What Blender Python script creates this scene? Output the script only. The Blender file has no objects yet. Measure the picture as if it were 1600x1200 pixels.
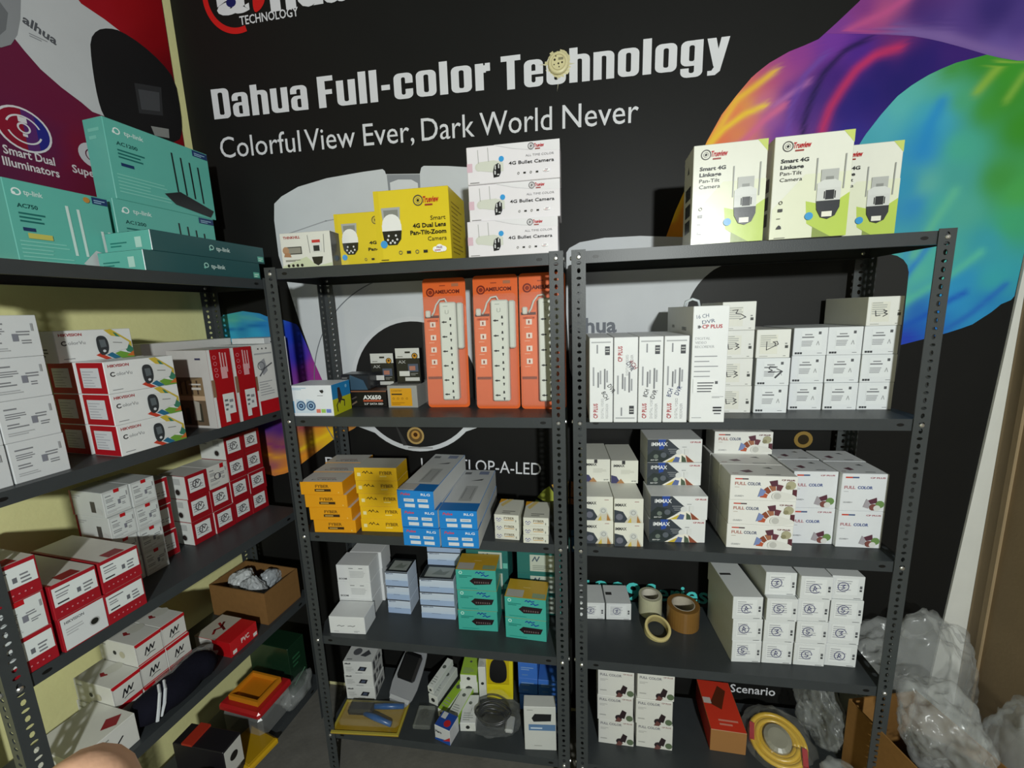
import bpy, bmesh, math, random
from mathutils import Vector, Matrix, noise

# ------------------------------------------------------------------ camera, world, lights, exposure
scene = bpy.context.scene
COL = scene.collection
CAM = (0.931, -1.1863, 1.7048)
YAW, PITCH, ROLL = -0.15569, -0.1703, -0.03562
def _basis():
    f = Vector((math.sin(YAW)*math.cos(PITCH), math.cos(YAW)*math.cos(PITCH), math.sin(PITCH)))
    r = Vector((math.cos(YAW), -math.sin(YAW), 0)); u = r.cross(f)
    return r*math.cos(ROLL)+u*math.sin(ROLL), -r*math.sin(ROLL)+u*math.cos(ROLL), f
_r, _u, _f = _basis()
cd = bpy.data.cameras.new('camera'); cam = bpy.data.objects.new('camera', cd); COL.objects.link(cam)
cd.sensor_width = 36.0; cd.lens = 642.18*36/1600; cd.clip_start = 0.01
cam.matrix_world = Matrix(((_r.x, _u.x, -_f.x, CAM[0]), (_r.y, _u.y, -_f.y, CAM[1]), (_r.z, _u.z, -_f.z, CAM[2]), (0, 0, 0, 1)))
scene.camera = cam

world = bpy.data.worlds.new('room_ambience'); scene.world = world; world.use_nodes = True
wb = world.node_tree.nodes['Background']; wb.inputs[0].default_value = (0.92, 1.0, 0.97, 1); wb.inputs[1].default_value = 0.105

def lamp(name, loc, watts, radius, col=(0.96, 1.0, 0.97)):
    l = bpy.data.lights.new(name, 'POINT'); l.energy = watts; l.shadow_soft_size = radius; l.color = col
    o = bpy.data.objects.new(name, l); COL.objects.link(o); o.location = loc
    return o
lamp('ceiling_bulb_light', (1.6, -3.0, 2.22), 300, 0.07)          # the bulb across the room, behind the photographer

vs = scene.view_settings
vs.view_transform = 'Standard'; vs.look = 'None'; vs.gamma = 1.0; vs.use_curve_mapping = False
vs.exposure = 0.12

# ------------------------------------------------------------------ small helpers
def hx(c):
    """sRGB hex -> linear rgba"""
    if not isinstance(c, str): return tuple(c)
    o = []
    for i in (0, 2, 4):
        v = int(c[i:i+2], 16)/255
        o.append(v/12.92 if v <= .04045 else ((v+.055)/1.055)**2.4)
    return (o[0], o[1], o[2], 1.0)

MATS = {}
def mat(name, rough=.5, spec=.4, metal=0., bump=0., bscale=200., tint=.06, tscale=30., col=None, alpha=1., coat=0., sheen=0., trans=0.):
    """procedural material: colour from the mesh's print colours (or a given colour) broken up with noise"""
    m = bpy.data.materials.new(name); m.use_nodes = True; nt = m.node_tree; n = nt.nodes; L = nt.links
    b = n['Principled BSDF']
    tc = n.new('ShaderNodeTexCoord')
    nz = n.new('ShaderNodeTexNoise'); nz.inputs['Scale'].default_value = tscale; nz.inputs['Detail'].default_value = 4
    L.new(tc.outputs['Object'], nz.inputs['Vector'])
    mr = n.new('ShaderNodeMapRange'); mr.inputs[3].default_value = 1-tint; mr.inputs[4].default_value = 1+tint
    L.new(nz.outputs['Fac'], mr.inputs[0])
    mx = n.new('ShaderNodeMix'); mx.data_type = 'RGBA'; mx.blend_type = 'MULTIPLY'; mx.inputs[0].default_value = 1
    if col is None:
        at = n.new('ShaderNodeAttribute'); at.attribute_name = 'Col'; L.new(at.outputs['Color'], mx.inputs[6])
    else:
        mx.inputs[6].default_value = hx(col)
    cb = n.new('ShaderNodeCombineColor')
    for i in range(3): L.new(mr.outputs[0], cb.inputs[i])
    L.new(cb.outputs[0], mx.inputs[7]); L.new(mx.outputs[2], b.inputs['Base Color'])
    b.inputs['Roughness'].default_value = rough; b.inputs['Metallic'].default_value = metal
    b.inputs['Specular IOR Level'].default_value = spec; b.inputs['Alpha'].default_value = alpha
    b.inputs['Coat Weight'].default_value = coat; b.inputs['Coat Roughness'].default_value = .12
    b.inputs['Transmission Weight'].default_value = trans
    if bump:
        n2 = n.new('ShaderNodeTexNoise'); n2.inputs['Scale'].default_value = bscale; n2.inputs['Detail'].default_value = 3
        L.new(tc.outputs['Object'], n2.inputs['Vector'])
        bp = n.new('ShaderNodeBump'); bp.inputs['Strength'].default_value = bump; bp.inputs['Distance'].default_value = .002
        L.new(n2.outputs['Fac'], bp.inputs['Height']); L.new(bp.outputs[0], b.inputs['Normal'])
    MATS[name] = m
    return m
mat('paper', rough=.42, spec=.35, tint=.035, tscale=40)
mat('gloss', rough=.27, spec=.5, tint=.03, tscale=30, bump=.06, bscale=25)
mat('board', rough=.85, spec=.2, tint=.12, tscale=60, bump=.15, bscale=150)
mat('rack_metal', rough=.42, spec=.45, tint=.12, tscale=25, bump=.08, bscale=300)
mat('zinc', rough=.3, metal=.9, tint=.08)
mat('vinyl', rough=.5, spec=.16, tint=.10, tscale=6, bump=.05, bscale=120)
mat('plaster', rough=.85, spec=.2, tint=.08, tscale=9, bump=.35, bscale=70)
mat('concrete', rough=.8, spec=.25, tint=.30, tscale=14, bump=.5, bscale=60)
mat('wood', rough=.55, spec=.3, tint=.18, tscale=7, bump=.2, bscale=90)
mat('plastic', rough=.3, spec=.5, tint=.03, tscale=20)
mat('film', rough=.22, spec=.6, tint=.15, tscale=9, bump=.9, bscale=30, alpha=.24)
mat('clear', rough=.08, spec=.6, tint=.02, alpha=.05, bump=.2, bscale=30)
mat('cloth', rough=.9, spec=.15, tint=.25, tscale=40, bump=.6, bscale=90)
mat('skin', rough=.5, spec=.4, tint=.1, tscale=60, bump=.1, bscale=400)
mat('tape', rough=.25, spec=.5, tint=.08, tscale=50)

class MB:
    """collects coloured polygons and links them as one mesh"""
    def __init__(s): s.v = []; s.f = []; s.c = []
    def face(s, pts, col):
        k = len(s.v); s.v += [tuple(p) for p in pts]; s.f.append(tuple(range(k, k+len(pts)))); s.c.append(col)
    def add(s, verts, faces, col):
        k = len(s.v); s.v += [tuple(p) for p in verts]
        for i, f in enumerate(faces):
            s.f.append(tuple(k+j for j in f)); s.c.append(col[i] if isinstance(col, list) else col)
        return s
    def box(s, x0, x1, y0, y1, z0, z1, col):
        P = [(x0,y0,z0),(x1,y0,z0),(x1,y1,z0),(x0,y1,z0),(x0,y0,z1),(x1,y0,z1),(x1,y1,z1),(x0,y1,z1)]
        return s.add(P, [(0,3,2,1),(4,5,6,7),(0,1,5,4),(1,2,6,5),(2,3,7,6),(3,0,4,7)], col)
    def cbox(s, x0, x1, y0, y1, z0, z1, c, col, fc=None):
        """box with chamfered edges; fc: colours for front,right,back,left,top,bottom"""
        fc = fc or {}
        lo, hi = (x0, y0, z0), (x1, y1, z1); V = {}; vs_ = []
        for sx in (0, 1):
            for sy in (0, 1):
                for sz in (0, 1):
                    sg = (sx, sy, sz)
                    for ax in range(3):
                        p = []
                        for k in range(3):
                            e = (lo, hi)[sg[k]][k]
                            if k != ax: e += c if sg[k] == 0 else -c
                            p.append(e)
                        V[(sg, ax)] = len(vs_); vs_.append(tuple(p))
        F = []; C_ = []
        names = {(1,0):'front',(1,1):'back',(0,0):'left',(0,1):'right',(2,0):'bottom',(2,1):'top'}
        for ax in range(3):
            o1, o2 = (ax+1) % 3, (ax+2) % 3
            for sd in (0, 1):
                q = []
                for a, b in ((0,0),(1,0),(1,1),(0,1)):
                    sg = [0,0,0]; sg[ax] = sd; sg[o1] = a; sg[o2] = b; q.append(V[(tuple(sg), ax)])
                F.append(tuple(q if sd else q[::-1])); C_.append(fc.get(names[(ax, sd)], col))
            for a in (0, 1):
                for b in (0, 1):                       # edges along ax
                    g0 = [0,0,0]; g0[o1] = a; g0[o2] = b; g1 = list(g0); g1[ax] = 1; g0, g1 = tuple(g0), tuple(g1)
                    q = [V[(g0,o1)], V[(g1,o1)], V[(g1,o2)], V[(g0,o2)]]
                    F.append(tuple(q if a != b else q[::-1])); C_.append(col)
        for sx in (0, 1):
            for sy in (0, 1):
                for sz in (0, 1):
                    g = (sx, sy, sz); q = [V[(g,0)], V[(g,1)], V[(g,2)]]
                    F.append(tuple(q if (sx+sy+sz) % 2 else q[::-1])); C_.append(col)
        return s.add(vs_, F, C_)
    def tube(s, pts, r, col, n=8, cap=True):
        pts = [Vector(p) for p in pts]; rings = []
        up = Vector((0, 0, 1))
        for i, p in enumerate(pts):
            t = (pts[min(i+1, len(pts)-1)]-pts[max(i-1, 0)]).normalized()
            a = t.cross(up)
            if a.length < 1e-3: a = t.cross(Vector((0, 1, 0)))
            a.normalize(); b = a.cross(t)
            rr = r[i] if isinstance(r, (list, tuple)) else r
            rings.append([p+a*rr*math.cos(2*math.pi*k/n)+b*rr*math.sin(2*math.pi*k/n) for k in range(n)])
        V = [q for R in rings for q in R]; F = []
        for i in range(len(pts)-1):
            for k in range(n):
                F.append((i*n+k, i*n+(k+1) % n, (i+1)*n+(k+1) % n, (i+1)*n+k))
        if cap: F += [tuple(range(n))[::-1], tuple((len(pts)-1)*n+k for k in range(n))]
        return s.add(V, F, col)
    def lathe(s, prof, col, n=28, axis='z', c=(0, 0, 0), closed=False):
        V = []; F = []; C_ = []; m = len(prof)
        for k in range(n):
            a = 2*math.pi*k/n
            for r, h in prof:
                p = (r*math.cos(a), r*math.sin(a), h)
                if axis == 'y': p = (r*math.cos(a), h, r*math.sin(a))
                V.append((p[0]+c[0], p[1]+c[1], p[2]+c[2]))
        for k in range(n):
            for i in range(m if closed else m-1):
                j = (i+1) % m
                F.append((k*m+i, ((k+1) % n)*m+i, ((k+1) % n)*m+j, k*m+j)); C_.append(col[i] if isinstance(col, list) else col)
        return s.add(V, F, C_)
    def mesh(s, name, m):
        me = bpy.data.meshes.new(name); me.from_pydata(s.v, [], s.f)
        a = me.color_attributes.new('Col', 'FLOAT_COLOR', 'CORNER'); data = []
        for f, c in zip(s.f, s.c):
            if isinstance(c, (list, tuple)) and c and not isinstance(c[0], (int, float)):
                for cc in c: data += hx(cc)
            else:
                data += list(hx(c))*len(f)
        a.data.foreach_set('color', data)
        me.materials.append(MATS[m]); me.update()
        return me
    def build(s, name, m, parent=None, smooth=False):
        me = s.mesh(name, m)
        if smooth: me.shade_smooth()
        return link(name, me, parent)

def link(name, data, parent=None):
    o = bpy.data.objects.new(name, data); COL.objects.link(o)
    if parent: o.parent = parent
    return o
USED = {}
def tag(o, label, cat, group=None):
    o['label'] = label; o['category'] = cat
    if group: o['group'] = group
    USED[label] = USED.get(label, 0)+1
    return o
def struct(o): o['kind'] = 'structure'; return o
def empty(name, loc=(0, 0, 0), rz=0.):
    o = link(name, None); o.location = loc; o.rotation_euler = (0, 0, rz); o.empty_display_size = .02
    return o

# ------------------------------------------------------------------ lettering as flat polygons
TCACHE = {}
def glyphs(t, bold=0., res=2, gapc=1.):
    k = (t, bold, res, gapc)
    if k in TCACHE: return TCACHE[k]
    c = bpy.data.curves.new('lettering', 'FONT'); c.body = t; c.size = 1; c.resolution_u = res; c.offset = bold; c.space_character = gapc
    c.fill_mode = 'BOTH'
    o = bpy.data.objects.new('lettering', c)
    me = o.to_mesh()
    vs_ = [(v.co.x, v.co.y) for v in me.vertices]; fs = [tuple(p.vertices) for p in me.polygons]
    o.to_mesh_clear(); bpy.data.objects.remove(o); bpy.data.curves.remove(c)
    if not vs_: vs_ = [(0, 0)]
    x0 = min(v[0] for v in vs_); x1 = max(v[0] for v in vs_)
    TCACHE[k] = (vs_, fs, x0, x1)
    return TCACHE[k]
CAPH = .70

class Art:
    """flat print on one face, given in fractions of the face's width and height"""
    def __init__(s, w, h, O=(0,0,0), U=(1,0,0), V=(0,0,1), N=(0,-1,0), gap=.0004, step=.00012):
        s.w, s.h = w, h; s.O, s.U, s.V, s.N = Vector(O), Vector(U), Vector(V), Vector(N)
        s.mb = MB(); s.k = 0; s.gap = gap; s.step = step
    def _p(s, x, y): return s.O + s.U*x + s.V*y + s.N*(s.gap + s.k*s.step)
    def pm(s, pts, col):                     # polygon in metres
        s.mb.face([s._p(*p) for p in pts], col); s.k += 1; return s
    def poly(s, pts, col): return s.pm([(u*s.w, v*s.h) for u, v in pts], col)
    def rect(s, u0, v0, u1, v1, col): return s.poly([(u0,v0),(u1,v0),(u1,v1),(u0,v1)], col)
    def many(s, rects, col):
        for u0, v0, u1, v1 in rects:
            s.mb.face([s._p(u*s.w, v*s.h) for u, v in ((u0,v0),(u1,v0),(u1,v1),(u0,v1))], col)
        s.k += 1; return s
    def ell(s, u, v, r, col, rx=None, n=16, a0=0, a1=360):
        rx = (r if rx is None else rx)*s.h; ry = r*s.h
        P = []
        full = (a1-a0) >= 360
        for i in range(n if full else n+1):
            a = math.radians(a0+(a1-a0)*i/n); P.append((u*s.w+rx*math.cos(a), v*s.h+ry*math.sin(a)))
        return s.pm(P, col)
    def ring(s, u, v, r0, r1, col, n=20, a0=0, a1=360):
        for i in range(n):
            A = [math.radians(a0+(a1-a0)*(i+j)/n) for j in (0, 1)]
            s.mb.face([s._p(u*s.w+rr*s.h*math.cos(a), v*s.h+rr*s.h*math.sin(a)) for a, rr in ((A[0],r0),(A[0],r1),(A[1],r1),(A[1],r0))], col)
        s.k += 1; return s
    def line(s, pts, t, col):                # stroke, thickness as fraction of the height
        t = t*s.h/2; P = [Vector((u*s.w, v*s.h)) for u, v in pts]
        for a, b in zip(P, P[1:]):
            d = (b-a)
            if d.length < 1e-7: continue
            d.normalize(); nrm = Vector((-d.y, d.x))*t; d = d*t*.6
            s.mb.face([s._p(*q) for q in (a-d-nrm, b+d-nrm, b+d+nrm, a-d+nrm)], col)
        s.k += 1; return s
    def text(s, t, u, v, size, col, width=None, bold=0., align='l', res=2, rot=0., shear=0., gapc=1.):
        vs_, fs, x0, x1 = glyphs(t, bold, res, gapc)
        sc = size*s.h/CAPH; sx = sc
        if width: sx = width*s.w/max(x1-x0, 1e-6)
        off = {'l': -x0, 'r': -x1, 'c': -(x0+x1)/2}[align]
        ca, sa = math.cos(rot), math.sin(rot); Q = []
        for x, y in vs_:
            X = (x+off)*sx + shear*y*sc; Y = y*sc
            Q.append(s._p(u*s.w+X*ca-Y*sa, v*s.h+X*sa+Y*ca))
        s.mb.add(Q, fs, col); s.k += 1; return s
    def lines(s, u0, v0, u1, v1, n, col, fill=.45, seed=1):
        """rows of print too small to read"""
        rr = random.Random(seed); dv = (v1-v0)/n; R = []
        for i in range(n):
            R.append((u0, v0+i*dv, u0+(u1-u0)*rr.uniform(.55, 1), v0+(i+fill)*dv))
        return s.many(R, col)

FACES = {
 'front': lambda w, d, h: (w, h, (-w/2, 0, 0), (1,0,0), (0,0,1), (0,-1,0)),
 'left':  lambda w, d, h: (d, h, (-w/2, d, 0), (0,-1,0), (0,0,1), (-1,0,0)),
 'right': lambda w, d, h: (d, h, (w/2, 0, 0), (0,1,0), (0,0,1), (1,0,0)),
 'top':   lambda w, d, h: (w, d, (-w/2, 0, h), (1,0,0), (0,1,0), (0,0,1)),
}
# frames: rack space -> world.  'W' = world, 'L' = the rack on the left wall (x along it away from us, y towards the wall)
TH = .11
LN = (-.25902, -.62604)
def place(frame, x, y, z, yaw=0.):
    if frame == 'W': return (x, y, z), math.radians(yaw)
    sx, cx = math.sin(TH), math.cos(TH)
    return (LN[0]+x*sx-y*cx, LN[1]+x*cx+y*sx, z), math.pi/2-TH+math.radians(yaw)

KIND = {}
def kind(key, name, w, d, h, base, faces=None, art=None, m='paper', c=.0012):
    """a carton type: body mesh and its printed faces, shared by all its copies.  front centre of the base is the origin"""
    mb = MB(); mb.cbox(-w/2, w/2, 0, d, 0, h, c, base, faces)
    pr = []
    for f, fn in (art or {}).items():
        A = Art(*FACES[f](w, d, h)); fn(A)
        pr.append((f+'_print', A.mb.mesh(f+'_print', m)))
    KIND[key] = (name, mb.mesh(name, m), pr, (w, d, h))
def put(key, frame, x, y, z, label, cat='box', group=None, yaw=0.):
    """x = centre of the front face, y = its distance from the rack's front, z = what it stands on"""
    name, me, pr, dim = KIND[key]
    o = link(name, me); loc, rz = place(frame, x, y, z, yaw); o.location = loc; o.rotation_euler = (0, 0, rz)
    tag(o, label, cat, group)
    for pn, pm in pr: link(pn, pm, o)
    return o
ORD = ['bottom', 'second', 'third', 'fourth', 'fifth']
def lev(i, n): return 'top' if i == n-1 else ('middle' if n == 3 and i == 1 else ('bottom' if i == 0 else ORD[i]+' from bottom'))
random.seed(7)
def jit(a=.0015): return random.uniform(-a, a)

# colours sampled over the printed swirls: (x, z, colour)
SW_MAIN = [ (1.249,1.921,"cf8a1e"), (1.282,2.002,"d98a28"), (1.316,2.080,"e08030"), (1.370,2.209,"e87848"), (1.393,2.220,"e87848"), (1.470,2.325,"e0a040"), (1.442,2.315,"e87850"), (1.486,2.369,"d86a58"), (1.456,2.233,"e08848"), (1.491,2.277,"d87868"), (1.468,2.185,"c868a0"), (1.516,2.330,"c06890"), (1.539,2.272,"9050a0"), (1.530,2.400,"b85078"), (1.565,2.423,"a04888"), (1.600,2.445,"8a3a90"), (1.704,2.468,"70359a"), (1.598,2.339,"5a3090"), (1.630,2.282,"4a2a80"), (1.662,2.332,"3c2478"), (1.711,2.380,"401f78"), (1.702,2.183,"5a2a80"), (1.877,2.444,"6a2a70"), (1.776,2.434,"4a2488"), (1.764,2.286,"2a1f78"), (1.763,2.205,"2c2a88"), (1.805,2.317,"221c70"), (1.850,2.382,"221a6a"), (1.916,2.392,"221a68"), (1.966,2.394,"281c6c"), (1.888,2.343,"201a66"), (2.014,2.406,"3a2070"), (1.356,2.077,"dc9038"), (1.394,2.114,"d88050"), (1.451,2.148,"b860a0"), (1.578,2.231,"6a3a98") ]
SW_BAND = [ (1.783,2.542,"6a3080"), (1.735,2.507,"7a3a90"), (1.785,2.515,"b04a80"), (1.834,2.532,"b05080"), (1.881,2.556,"a85088"), (1.753,2.492,"6a3898"), (1.918,2.525,"3c2872"), (1.954,2.496,"45307a"), (2.038,2.469,"4a3480"), (2.113,2.500,"35286e"), (2.181,2.459,"4a3880"), (2.207,2.383,"6a5098"), (1.873,2.484,"604088"), (2.143,2.399,"65509a"), (2.009,2.444,"70559a"), (1.915,2.545,"3a246c") ]
SW_LOBE = [ (1.816,2.200,"4aa4b4"), (1.847,2.242,"50a8b8"), (1.895,2.282,"58b0b0"), (1.941,2.320,"58b0a8"), (1.979,2.351,"58a890"), (2.019,2.363,"409030"), (2.098,2.379,"3a8a28"), (2.166,2.347,"3c9028"), (2.229,2.188,"3a8a28"), (2.132,2.249,"3f9030"), (2.176,2.278,"3a8a28"), (2.063,2.273,"48a070"), (2.011,2.296,"50a890"), (2.018,2.234,"3f9fc0"), (1.982,2.255,"3fa0b8"), (1.989,2.202,"2f90c0"), (1.978,2.149,"2f8cc4"), (1.955,2.051,"3090b8"), (2.079,2.149,"48a890"), (2.074,2.060,"48a098"), (2.192,2.050,"409040"), (2.247,2.010,"48a050"), (1.999,2.047,"60b0a0"), (1.979,1.993,"2f88c0"), (2.031,1.989,"4aa8a0"), (2.103,1.965,"50a898"), (2.244,1.919,"40a070"), (2.184,1.866,"3a98a8"), (2.032,1.837,"50b0a0"), (2.001,1.799,"58b8a0"), (2.085,1.834,"4aa8a0"), (2.130,1.754,"3090c0"), (2.103,1.695,"2f90c8"), (2.074,1.636,"2878c0"), (2.042,1.606,"2060b8"), (2.179,1.652,"2f8cc0"), (2.009,1.576,"2838b0"), (2.217,1.750,"3aa0a8"), (1.943,1.841,"50b0a0"), (1.979,1.839,"3080c8"), (1.958,1.701,"58b8a0"), (2.016,1.668,"2868b8"), (2.208,1.691,"2a80b8") ]
SW_LEFT = [ (-0.521,1.720,"4aa8c0"), (-0.460,1.726,"48a898"), (-0.386,1.728,"3f98b8"), (-0.331,1.706,"2a80c0"), (-0.422,1.685,"2a88b8"), (-0.486,1.666,"38a8d0"), (-0.369,1.650,"38a8d0"), (-0.193,1.658,"1838b8"), (-0.179,1.553,"1530b0"), (-0.158,1.495,"7a3090"), (-0.127,1.513,"a03888"), (-0.105,1.460,"a03888"), (-0.340,1.448,"2040b0"), (-0.381,1.282,"30208a"), (-0.309,1.254,"48207a"), (-0.352,1.168,"70306a"), (-0.385,1.153,"c06030"), (-0.358,1.125,"e8a030"), (-0.363,1.095,"8a3a70"), (-0.337,1.061,"e89030"), (-0.276,1.169,"7a3060"), (-0.284,1.112,"e08830"), (-0.204,1.255,"8a3a50"), (-0.225,1.213,"d08a30"), (-0.167,1.199,"ecc020"), (-0.091,1.214,"ecc020"), (-0.131,1.250,"e09028"), (-0.072,1.256,"e8b828"), (-0.172,1.160,"d08040"), (-0.206,1.128,"e89828"), (-0.013,1.265,"c08040") ]
POSTER = [ (0.415,2.409,"68203e"), (0.363,2.107,"5a2040"), (0.483,2.362,"6a1c3c"), (0.564,2.237,"7a1c34"), (0.578,2.129,"6a1c30"), (0.774,2.764,"9a1018"), (0.843,2.708,"8a0c14"), (0.896,2.632,"6a0c14"), (0.677,2.714,"a01420"), (0.503,2.146,"6a1c3c"), (0.921,2.356,"7a1018"), (0.462,2.237,"5a2048"), (0.449,2.395,"68203e") ]
ST_MAIN = [ ([(1.258,1.993), (1.305,2.101), (1.368,2.222), (1.408,2.262), (1.464,2.298), (1.526,2.319)],"f0d030",0.0088), ([(1.342,2.186), (1.395,2.269), (1.440,2.343), (1.495,2.377), (1.548,2.413)],"ecc038",0.0099), ([(1.554,2.317), (1.645,2.372)],"a868a8",0.0088), ([(1.448,2.202), (1.529,2.279), (1.582,2.314)],"d06890",0.0110), ([(1.692,2.193), (1.697,2.240), (1.712,2.293), (1.741,2.344), (1.775,2.392), (1.823,2.426), (1.886,2.438)],"c03060",0.0132), ([(1.641,2.188), (1.641,2.260), (1.656,2.320), (1.684,2.390), (1.739,2.448), (1.800,2.470)],"1c1444",0.0088), ([(1.597,2.230), (1.601,2.303), (1.631,2.389), (1.688,2.444)],"6a45a0",0.0088) ]
ST_LOBE = [ ([(2.035,1.885), (1.973,1.775)],"2a78c8",0.0110), ([(2.145,1.719), (2.106,1.697), (2.037,1.647), (1.977,1.612)],"1f58b8",0.0110), ([(2.251,1.738), (2.170,1.653), (2.102,1.600)],"2868b8",0.0110), ([(2.166,2.378), (2.135,2.342), (2.101,2.297)],"88b040",0.0132), ([(2.215,2.333), (2.179,2.266)],"78a840",0.0110), ([(2.013,2.278), (1.990,2.219), (1.978,2.149)],"2888c4",0.0198), ([(2.079,2.023), (2.023,1.914), (1.988,1.839)],"60b898",0.0154), ([(2.171,1.839), (2.109,1.784), (2.027,1.728), (1.968,1.690)],"58b8a0",0.0132) ]
ST_BAND = [ ([(1.736,2.498), (1.785,2.515), (1.842,2.535), (1.896,2.569)],"b85088",0.0110), ([(1.873,2.481), (1.991,2.453), (2.110,2.403), (2.210,2.365)],"7a60a0",0.0176) ]
ST_LEFT = [ ([(-0.527,1.688), (-0.448,1.675), (-0.392,1.689), (-0.312,1.697)],"1668a8",0.0055), ([(-0.508,1.711), (-0.416,1.724), (-0.329,1.719)],"58b0a0",0.0066), ([(-0.238,1.159), (-0.151,1.205), (-0.070,1.245)],"f4cc20",0.0088), ([(-0.285,1.100), (-0.172,1.160)],"f09828",0.0077), ([(-0.411,1.144), (-0.352,1.128), (-0.290,1.135)],"f0a830",0.0066), ([(-0.400,1.056), (-0.336,1.067), (-0.271,1.092)],"f09830",0.0066), ([(-0.403,1.196), (-0.321,1.169), (-0.251,1.198)],"8a3a70",0.0066), ([(-0.218,1.261), (-0.128,1.272), (-0.040,1.278)],"a04048",0.0066) ]

# ------------------------------------------------------------------ the room
YB = .3405                                        # face of the back wall
mb = MB(); mb.box(-2.2, 3.6, -4.2, .6, -.05, 0, '6a6862'); struct(mb.build('floor', 'concrete'))
mb = MB(); mb.box(-.75, 2.345, YB, YB+.12, 0, 3.3, 'd8d4a0'); struct(mb.build('wall_back', 'plaster'))
# left wall: cream-yellow paint, runs parallel to the left rack
QW = .3705
mb = MB(); mb.box(-2.6, .99, QW, QW+.1, 0, 3.3, 'e0dda0')
wl = mb.build('wall_left', 'plaster'); _l, _rz = place('L', 0, 0, 0); wl.location = _l; wl.rotation_euler = (0, 0, _rz); struct(wl)
# strip of bare white plaster at the right end of the banner, then the brown door leaf coming forward
mb = MB()
V = [(2.2, 0), (2.31, 0), (2.36, 3.3), (2.34, 3.3), (2.30, 2.05), (2.29, 1.832), (2.262, 1.231), (2.225, .532)]; k = len(V)
mb.add([(x, .330, z) for x, z in V]+[(x, YB, z) for x, z in V], [tuple(range(k)), tuple(range(2*k-1, k-1, -1))]+[(i, k+i, k+(i+1) % k, (i+1) % k) for i in range(k)], 'cfcfc8')
struct(mb.build('trim_1', 'plaster'))
mb = MB()
mb.box(2.300, 2.344, -1.2, .3285, .012, 2.9, '8e7a5e')
door = struct(mb.build('door_1', 'wood'))
for y0, y1, z0, z1 in ((-.42, .285, .16, 2.6), (-1.12, -.52, .16, 1.0), (-1.12, -.52, 1.12, 2.3)):
    m_ = MB()
    for a0, a1, b0, b1 in ((y0, y1, z0, z0+.022), (y0, y1, z1-.022, z1), (y0, y0+.022, z0, z1), (y1-.022, y1, z0, z1)):
        m_.cbox(2.2915, 2.3005, a0, a1, b0, b1, .003, '968264')
    m_.build('panel_moulding', 'wood', door)

# ------------------------------------------------------------------ banner over the back wall
def lerp(tab, t):
    """piecewise-linear y(t) from [(t, y), ...] sorted by t"""
    if t <= tab[0][0]: return tab[0][1]
    for (a, b), (c, d) in zip(tab, tab[1:]):
        if t <= c: return b+(d-b)*(t-a)/(c-a) if c > a else d
    return tab[-1][1]
def seg(px, pz, a, b):
    dx, dz = b[0]-a[0], b[1]-a[1]; t = max(0, min(1, ((px-a[0])*dx+(pz-a[1])*dz)/(dx*dx+dz*dz+1e-12)))
    return (px-a[0]-t*dx)**2+(pz-a[1]-t*dz)**2
def idw(anch, streaks=()):
    """printed colour: soft patches round the sample points with brush streaks over them"""
    A = [(x, z, hx(c)) for x, z, c in anch]; S_ = [(P, hx(c), w) for P, c, w in streaks]
    def f(x, z):
        W = 0; r = [0, 0, 0]
        for ax, az, c in A:
            w = 1/((x-ax)**2+(z-az)**2+.0011)**2; W += w
            for i in range(3): r[i] += w*c[i]
        r = [v/W for v in r]
        for P, c, w in S_:
            d2 = min(seg(x, z, a, b) for a, b in zip(P, P[1:]))
            if d2 < 9*w*w:
                k = .85*math.exp(-d2/(w*w))
                r = [v*(1-k)+cc*k for v, cc in zip(r, c)]
        return (r[0], r[1], r[2], 1.)
    return f
def fill(mb, z0, z1, xl, xr, col, y, dz=.012, nx=24):
    """smooth-edged coloured area between two edges"""
    nz = max(2, int((z1-z0)/dz)); rows = []
    for i in range(nz+1):
        z = z0+(z1-z0)*i/nz; a, b = xl(z), xr(z); b = max(a, b)
        rows.append([(a+(b-a)*k/nx, y, z) for k in range(nx+1)])
    for r0, r1 in zip(rows, rows[1:]):
        for k in range(nx):
            q = [r0[k], r0[k+1], r1[k+1], r1[k]]
            mb.face(q, [col(p[0], p[2]) for p in q])
def soft(pts, n=3):
    """round off a polygon (corner cutting)"""
    for _ in range(n):
        q = []
        for a, b in zip(pts, pts[1:]+pts[:1]):
            q += [(a[0]*.75+b[0]*.25, a[1]*.75+b[1]*.25), (a[0]*.25+b[0]*.75, a[1]*.25+b[1]*.75)]
        pts = q
    return pts
EDGE = [(0, 2.2), (.532, 2.225), (1.231, 2.262), (1.832, 2.29), (2.042, 2.299), (3.3, 2.34)]
YF = .3365                                        # printed face of the banner
mb = MB()
V = [(-.526, .02), (lerp(EDGE, .02), .02), (lerp(EDGE, 1.6), 1.6), (lerp(EDGE, 3.2), 3.2), (-.526, 3.2)]
k = len(V)
mb.add([(x, YF, z) for x, z in V]+[(x, YB-.0005, z) for x, z in V], [tuple(range(k)), tuple(range(2*k-1, k-1, -1))]+[(i, k+i, k+(i+1) % k, (i+1) % k) for i in range(k)], '191918')
banner = mb.build('wall_banner', 'vinyl')
tag(banner, 'black printed advertising banner with white lettering covering the back wall', 'banner')
def wallart(layer): return Art(1, 1, (0, YF, 0), (1,0,0), (0,0,1), (0,-1,0), gap=.0004*layer+.0002, step=.00002)

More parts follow.
